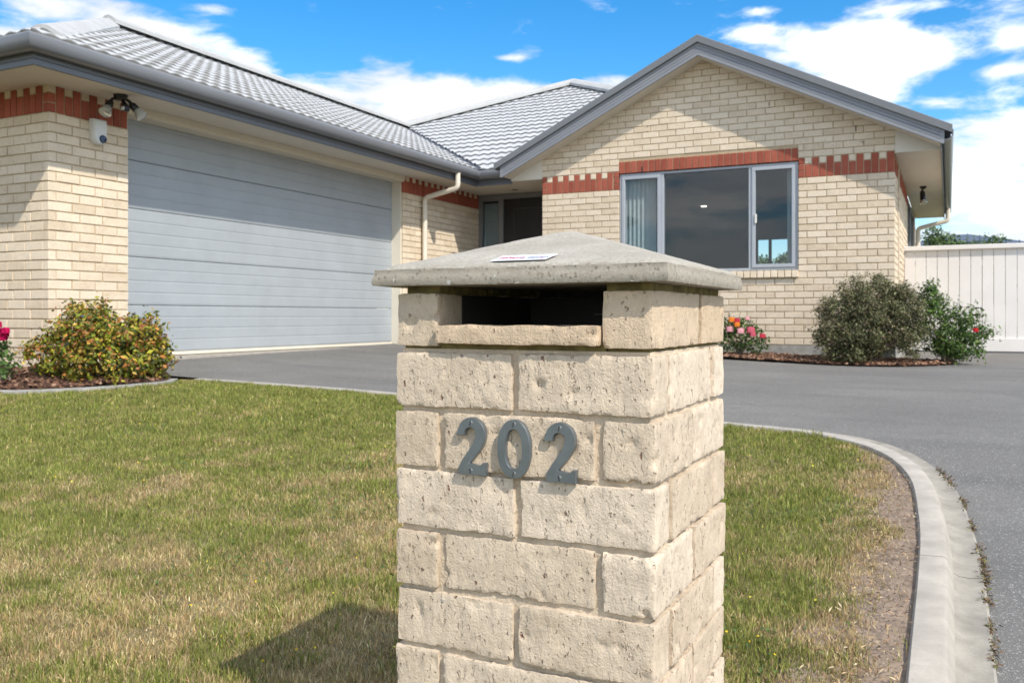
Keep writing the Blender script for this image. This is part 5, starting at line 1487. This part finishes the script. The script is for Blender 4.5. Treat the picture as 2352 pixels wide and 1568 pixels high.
def grass():
    n0 = 3300000; x = rng.uniform(-8.2, -.05, n0); y = rng.uniform(1.2, 5.4, n0); ok, Z = in_view(x, y); keepf = np.minimum(1, (2.0 / np.maximum(Z, .5)) ** 1.25) * .62
    ok &= rng.random(n0) < keepf; x, y, Z = x[ok], y[ok], Z[ok]
    # the rest of the lawn, beyond what the photograph frames, a little coarser
    xo = rng.uniform(-11.5, -.05, 520000); yo = rng.uniform(-2.5, 5.4, 520000); seen, _ = in_view(xo, yo); xo, yo = xo[~seen], yo[~seen]
    x = np.concatenate([x, xo]); y = np.concatenate([y, yo]); Z = np.concatenate([Z, np.full(len(xo), 6.5)]); ok = inside(LAWN, x, y); soil = inside(SOIL, x, y); edge = np.abs(np.interp(y, [1.2, 2.4, 3.3, 3.9, 4.3, 4.6], [-.21, -.21, -.225, -.25, -.31, -.42]) - .07 * (fbm(x, y, 6) - .5) * 2 - x)
    sx_ = np.interp(y, [1.2, 2.4, 3.3, 3.9, 4.3, 4.6, 4.75], [-.175, -.175, -.19, -.22, -.28, -.42, -.2]) + .15 * (fbm(x, y, 5) - .5) + .06 * (fbm(x, y, 19) - .5)
    ok &= (rng.random(len(x)) < np.where(y < 4.75, sm(.035, -.05, x - sx_) * .97 + .03, 1))
    d = dryness(x, y) + np.where(y < 4.75, .22 * sm(-.22, -.02, x - sx_), 0); bare = d > .78; ok &= ~(bare & (rng.random(len(x)) < .3)); ok &= ~((x > PX0) & (x < PX1) & (y > PY0) & (y < PY1))
    x, y, Z, d = x[ok], y[ok], Z[ok], d[ok]; n = len(x); z = gz(x, y) - .012
    tx, ty = [], []
    for _ in range(260):
        cx, cy = rng.uniform(-6, -.35), rng.uniform(1.6, 5.1); k = int(rng.integers(25, 70)); tx.append(rng.normal(cx, .022, k)); ty.append(rng.normal(cy, .022, k))
    e = 1500; sd = rng.integers(0, 4, e); u = rng.random(e); g = np.abs(rng.normal(0, .018, e)) + .003
    ex = np.select([sd == 0, sd == 1, sd == 2], [PX0 - g, PX1 + g, PX0 + u * (PX1 - PX0)], PX0 + u * (PX1 - PX0)); ey = np.select([sd == 0, sd == 1, sd == 2], [PY0 + u * (PY1 - PY0), PY0 + u * (PY1 - PY0), PY0 - g], PY1 + g)
    tx = np.concatenate(tx + [ex]); ty = np.concatenate(ty + [ey]); okt = inside(LAWN, tx, ty) & ~((tx > PX0) & (tx < PX1) & (ty > PY0) & (ty < PY1)); tx, ty = tx[okt], ty[okt]; tall0 = n
    x = np.concatenate([x, tx]); y = np.concatenate([y, ty]); Z = np.concatenate([Z, np.maximum(.8, -_s * tx + _c * ty)]); d = np.concatenate([d, np.full(len(tx), .42)]); n = len(x); z = gz(x, y) - .012; tall = np.arange(n) >= tall0
    dry = rng.random(n) < np.clip((d - .585) * 3.6 + .18, .08, .92)
    tuft = fbm(x + 9, y, 9) * .6 + fbm(x - 3, y + 1, 22) * .5; h = rng.uniform(.010, .028, n) * (.35 + 1.5 * tuft ** 1.5); h = np.where(dry, h * .95, h); h = np.where(tall, rng.uniform(.025, .055, n), h); far = np.clip(Z / 3, 1, 2.3); wd = rng.uniform(.0006, .0013, n) * far; h = h * (1 + .10 * (far - 1))
    a = rng.uniform(0, 2 * np.pi, n); lean = np.where(dry, np.abs(rng.normal(.6, .4, n)), np.abs(rng.normal(.4, .3, n))); dx, dy = np.cos(a), np.sin(a); ca = rng.uniform(0, 2 * np.pi, n); sx, sy = np.cos(ca) * wd, np.sin(ca) * wd
    hx = np.sin(np.minimum(lean, 1.45)) * h; hz = np.cos(np.minimum(lean, 1.45)) * h
    b0 = np.stack([x - sx, y - sy, z], 1); b1 = np.stack([x + sx, y + sy, z], 1); m0 = np.stack([x + dx * hx * .4 - sx * .8, y + dy * hx * .4 - sy * .8, z + hz * .62], 1); m1 = np.stack([x + dx * hx * .4 + sx * .8, y + dy * hx * .4 + sy * .8, z + hz * .62], 1); tp_ = np.stack([x + dx * hx, y + dy * hx, z + hz], 1)
    V = np.stack([b0, b1, m1, m0, tp_], 1).reshape(-1, 3); k = np.arange(n) * 5; F = np.concatenate([np.stack([k, k + 1, k + 2], 1), np.stack([k, k + 2, k + 3], 1), np.stack([k + 3, k + 2, k + 4], 1)])
    green = pick(n, [(.195, .215, .042), (.25, .265, .062), (.13, .165, .032), (.33, .32, .10)], [4, 4, 3, 2], .28); straw = pick(n, [(.47, .36, .175), (.60, .49, .27), (.35, .25, .115), (.44, .29, .14)], [3, 2, 3, 2], .28)
    lush = sm(.47, .25, d)[:, None]; green = green * (1 - .25 * lush) + np.array([.10, .16, .035]) * .25 * lush
    C = np.where(dry[:, None], straw, green) * (.78 + .42 * fbm(x + 2, y + 8, 7))[:, None]; C5 = np.repeat(C, 5, 0)
    me = np_mesh('grass', V, F, MAT['blade'], C5); link('grass', me, None, label='short patchy green and straw coloured lawn grass', kind='stuff'); print('blades', n)


grass()


def weeds():
    """low broad leaved weeds, yellow dots of flower and dry clippings in the lawn"""
    V_, F_, C_ = [], [], []; k = 0
    ctr = [(-2.36, 3.35), (-1.45, 2.35), (-2.0, 2.05), (-2.9, 4.3), (-3.2, 3.1), (-.62, 2.5), (-.48, 3.3), (-.75, 2.05), (-3.6, 4.1), (-2.1, 2.7), (-.45, 2.1), (-1.2, 3.1), (-4.1, 3.6), (-1.75, 4.2)]
    for cx, cy in ctr:
        n = 90; P = np.stack([rng.normal(cx, .10, n), rng.normal(cy, .10, n), np.zeros(n)], 1); P[:, 2] = gz(P[:, 0], P[:, 1]) + rng.uniform(-.006, .006, n); N = rng.normal(0, .5, (n, 3)) + np.array([0, 0, 1])
        v, f, c = quads(P, N, rng.uniform(.010, .020, n), .6, colors=pick(n, [(.10, .16, .035), (.13, .19, .05), (.08, .13, .04)], [1, 1, 1])); V_.append(v); F_.append(f + k); C_.append(c); k += len(v)
    n = 900; x = rng.uniform(-6, -.3, n); y = rng.uniform(1.5, 5, n); ok = inside(LAWN, x, y) & (fbm(x, y, 2.2) > .46); x, y = x[ok], y[ok]; n = len(x); P = np.stack([x, y, gz(x, y) + rng.uniform(.008, .02, n)], 1)
    v, f, c = quads(P, rng.normal(0, .6, (n, 3)) + np.array([0, 0, 1]), rng.uniform(.005, .010, n), .9, colors=pick(n, [(.75, .52, .03), (.70, .62, .06)], [1, 1], .1)); V_.append(v); F_.append(f + k); C_.append(c); k += len(v)
    link('lawn_weeds', np_mesh('lawn_weeds', np.concatenate(V_), np.concatenate(F_), MAT['leaf'], np.concatenate(C_)), None, label='low green weeds and tiny yellow flowers scattered through the lawn', kind='stuff')
    # litter on the soil strip and along the channel edge
    V_, F_, C_ = [], [], []; k = 0
    n = 2600; y = rng.uniform(1.2, 4.6, n); x = np.interp(y, [1.2, 2.4, 3.3, 3.9, 4.3, 4.6], [-.155, -.15, -.165, -.2, -.27, -.37]) + rng.normal(0, .055, n); ok = inside(SOIL + [], x, y); x, y = x[ok], y[ok]; n = len(x); P = np.stack([x, y, gz(x, y) + rng.uniform(0, .008, n)], 1)
    v, f, c = quads(P, rng.normal(0, .4, (n, 3)) + np.array([0, 0, 1]), rng.uniform(.006, .022, n), .2, colors=pick(n, [(.36, .26, .15), (.24, .15, .09), (.46, .37, .24), (.14, .09, .06)], [3, 3, 2, 2])); V_.append(v); F_.append(f + k); C_.append(c); k += len(v)
    cp = offset_path(kpath, .172)
    for t in range(420):
        p = random.choice([q for q in cp if 1.6 < q[1] < 4.4]); cl = vnoise(p[0] * 3, p[1] * 3.3, 2.0)
        if cl < .45: continue
        n = 4; P = np.stack([rng.normal(p[0] + .004, .006, n), rng.normal(p[1], .03, n), np.full(n, 0.)], 1); P[:, 2] = gz(P[:, 0], P[:, 1]) - .046 + .036 * sm(3.6, 5.0, P[:, 1]) + rng.uniform(0, .006, n)
        v, f, c = quads(P, rng.normal(0, .6, (n, 3)) + np.array([0, 0, 1]), rng.uniform(.005, .017, n), .4, colors=pick(n, [(.16, .10, .06), (.10, .07, .045), (.20, .17, .06), (.12, .13, .04)], [3, 3, 1, 1])); V_.append(v); F_.append(f + k); C_.append(c); k += len(v)
    link('dry_litter', np_mesh('dry_litter', np.concatenate(V_), np.concatenate(F_), MAT['chip'], np.concatenate(C_)), None, label='dry clippings and leaf litter along the kerb', kind='stuff')


weeds()
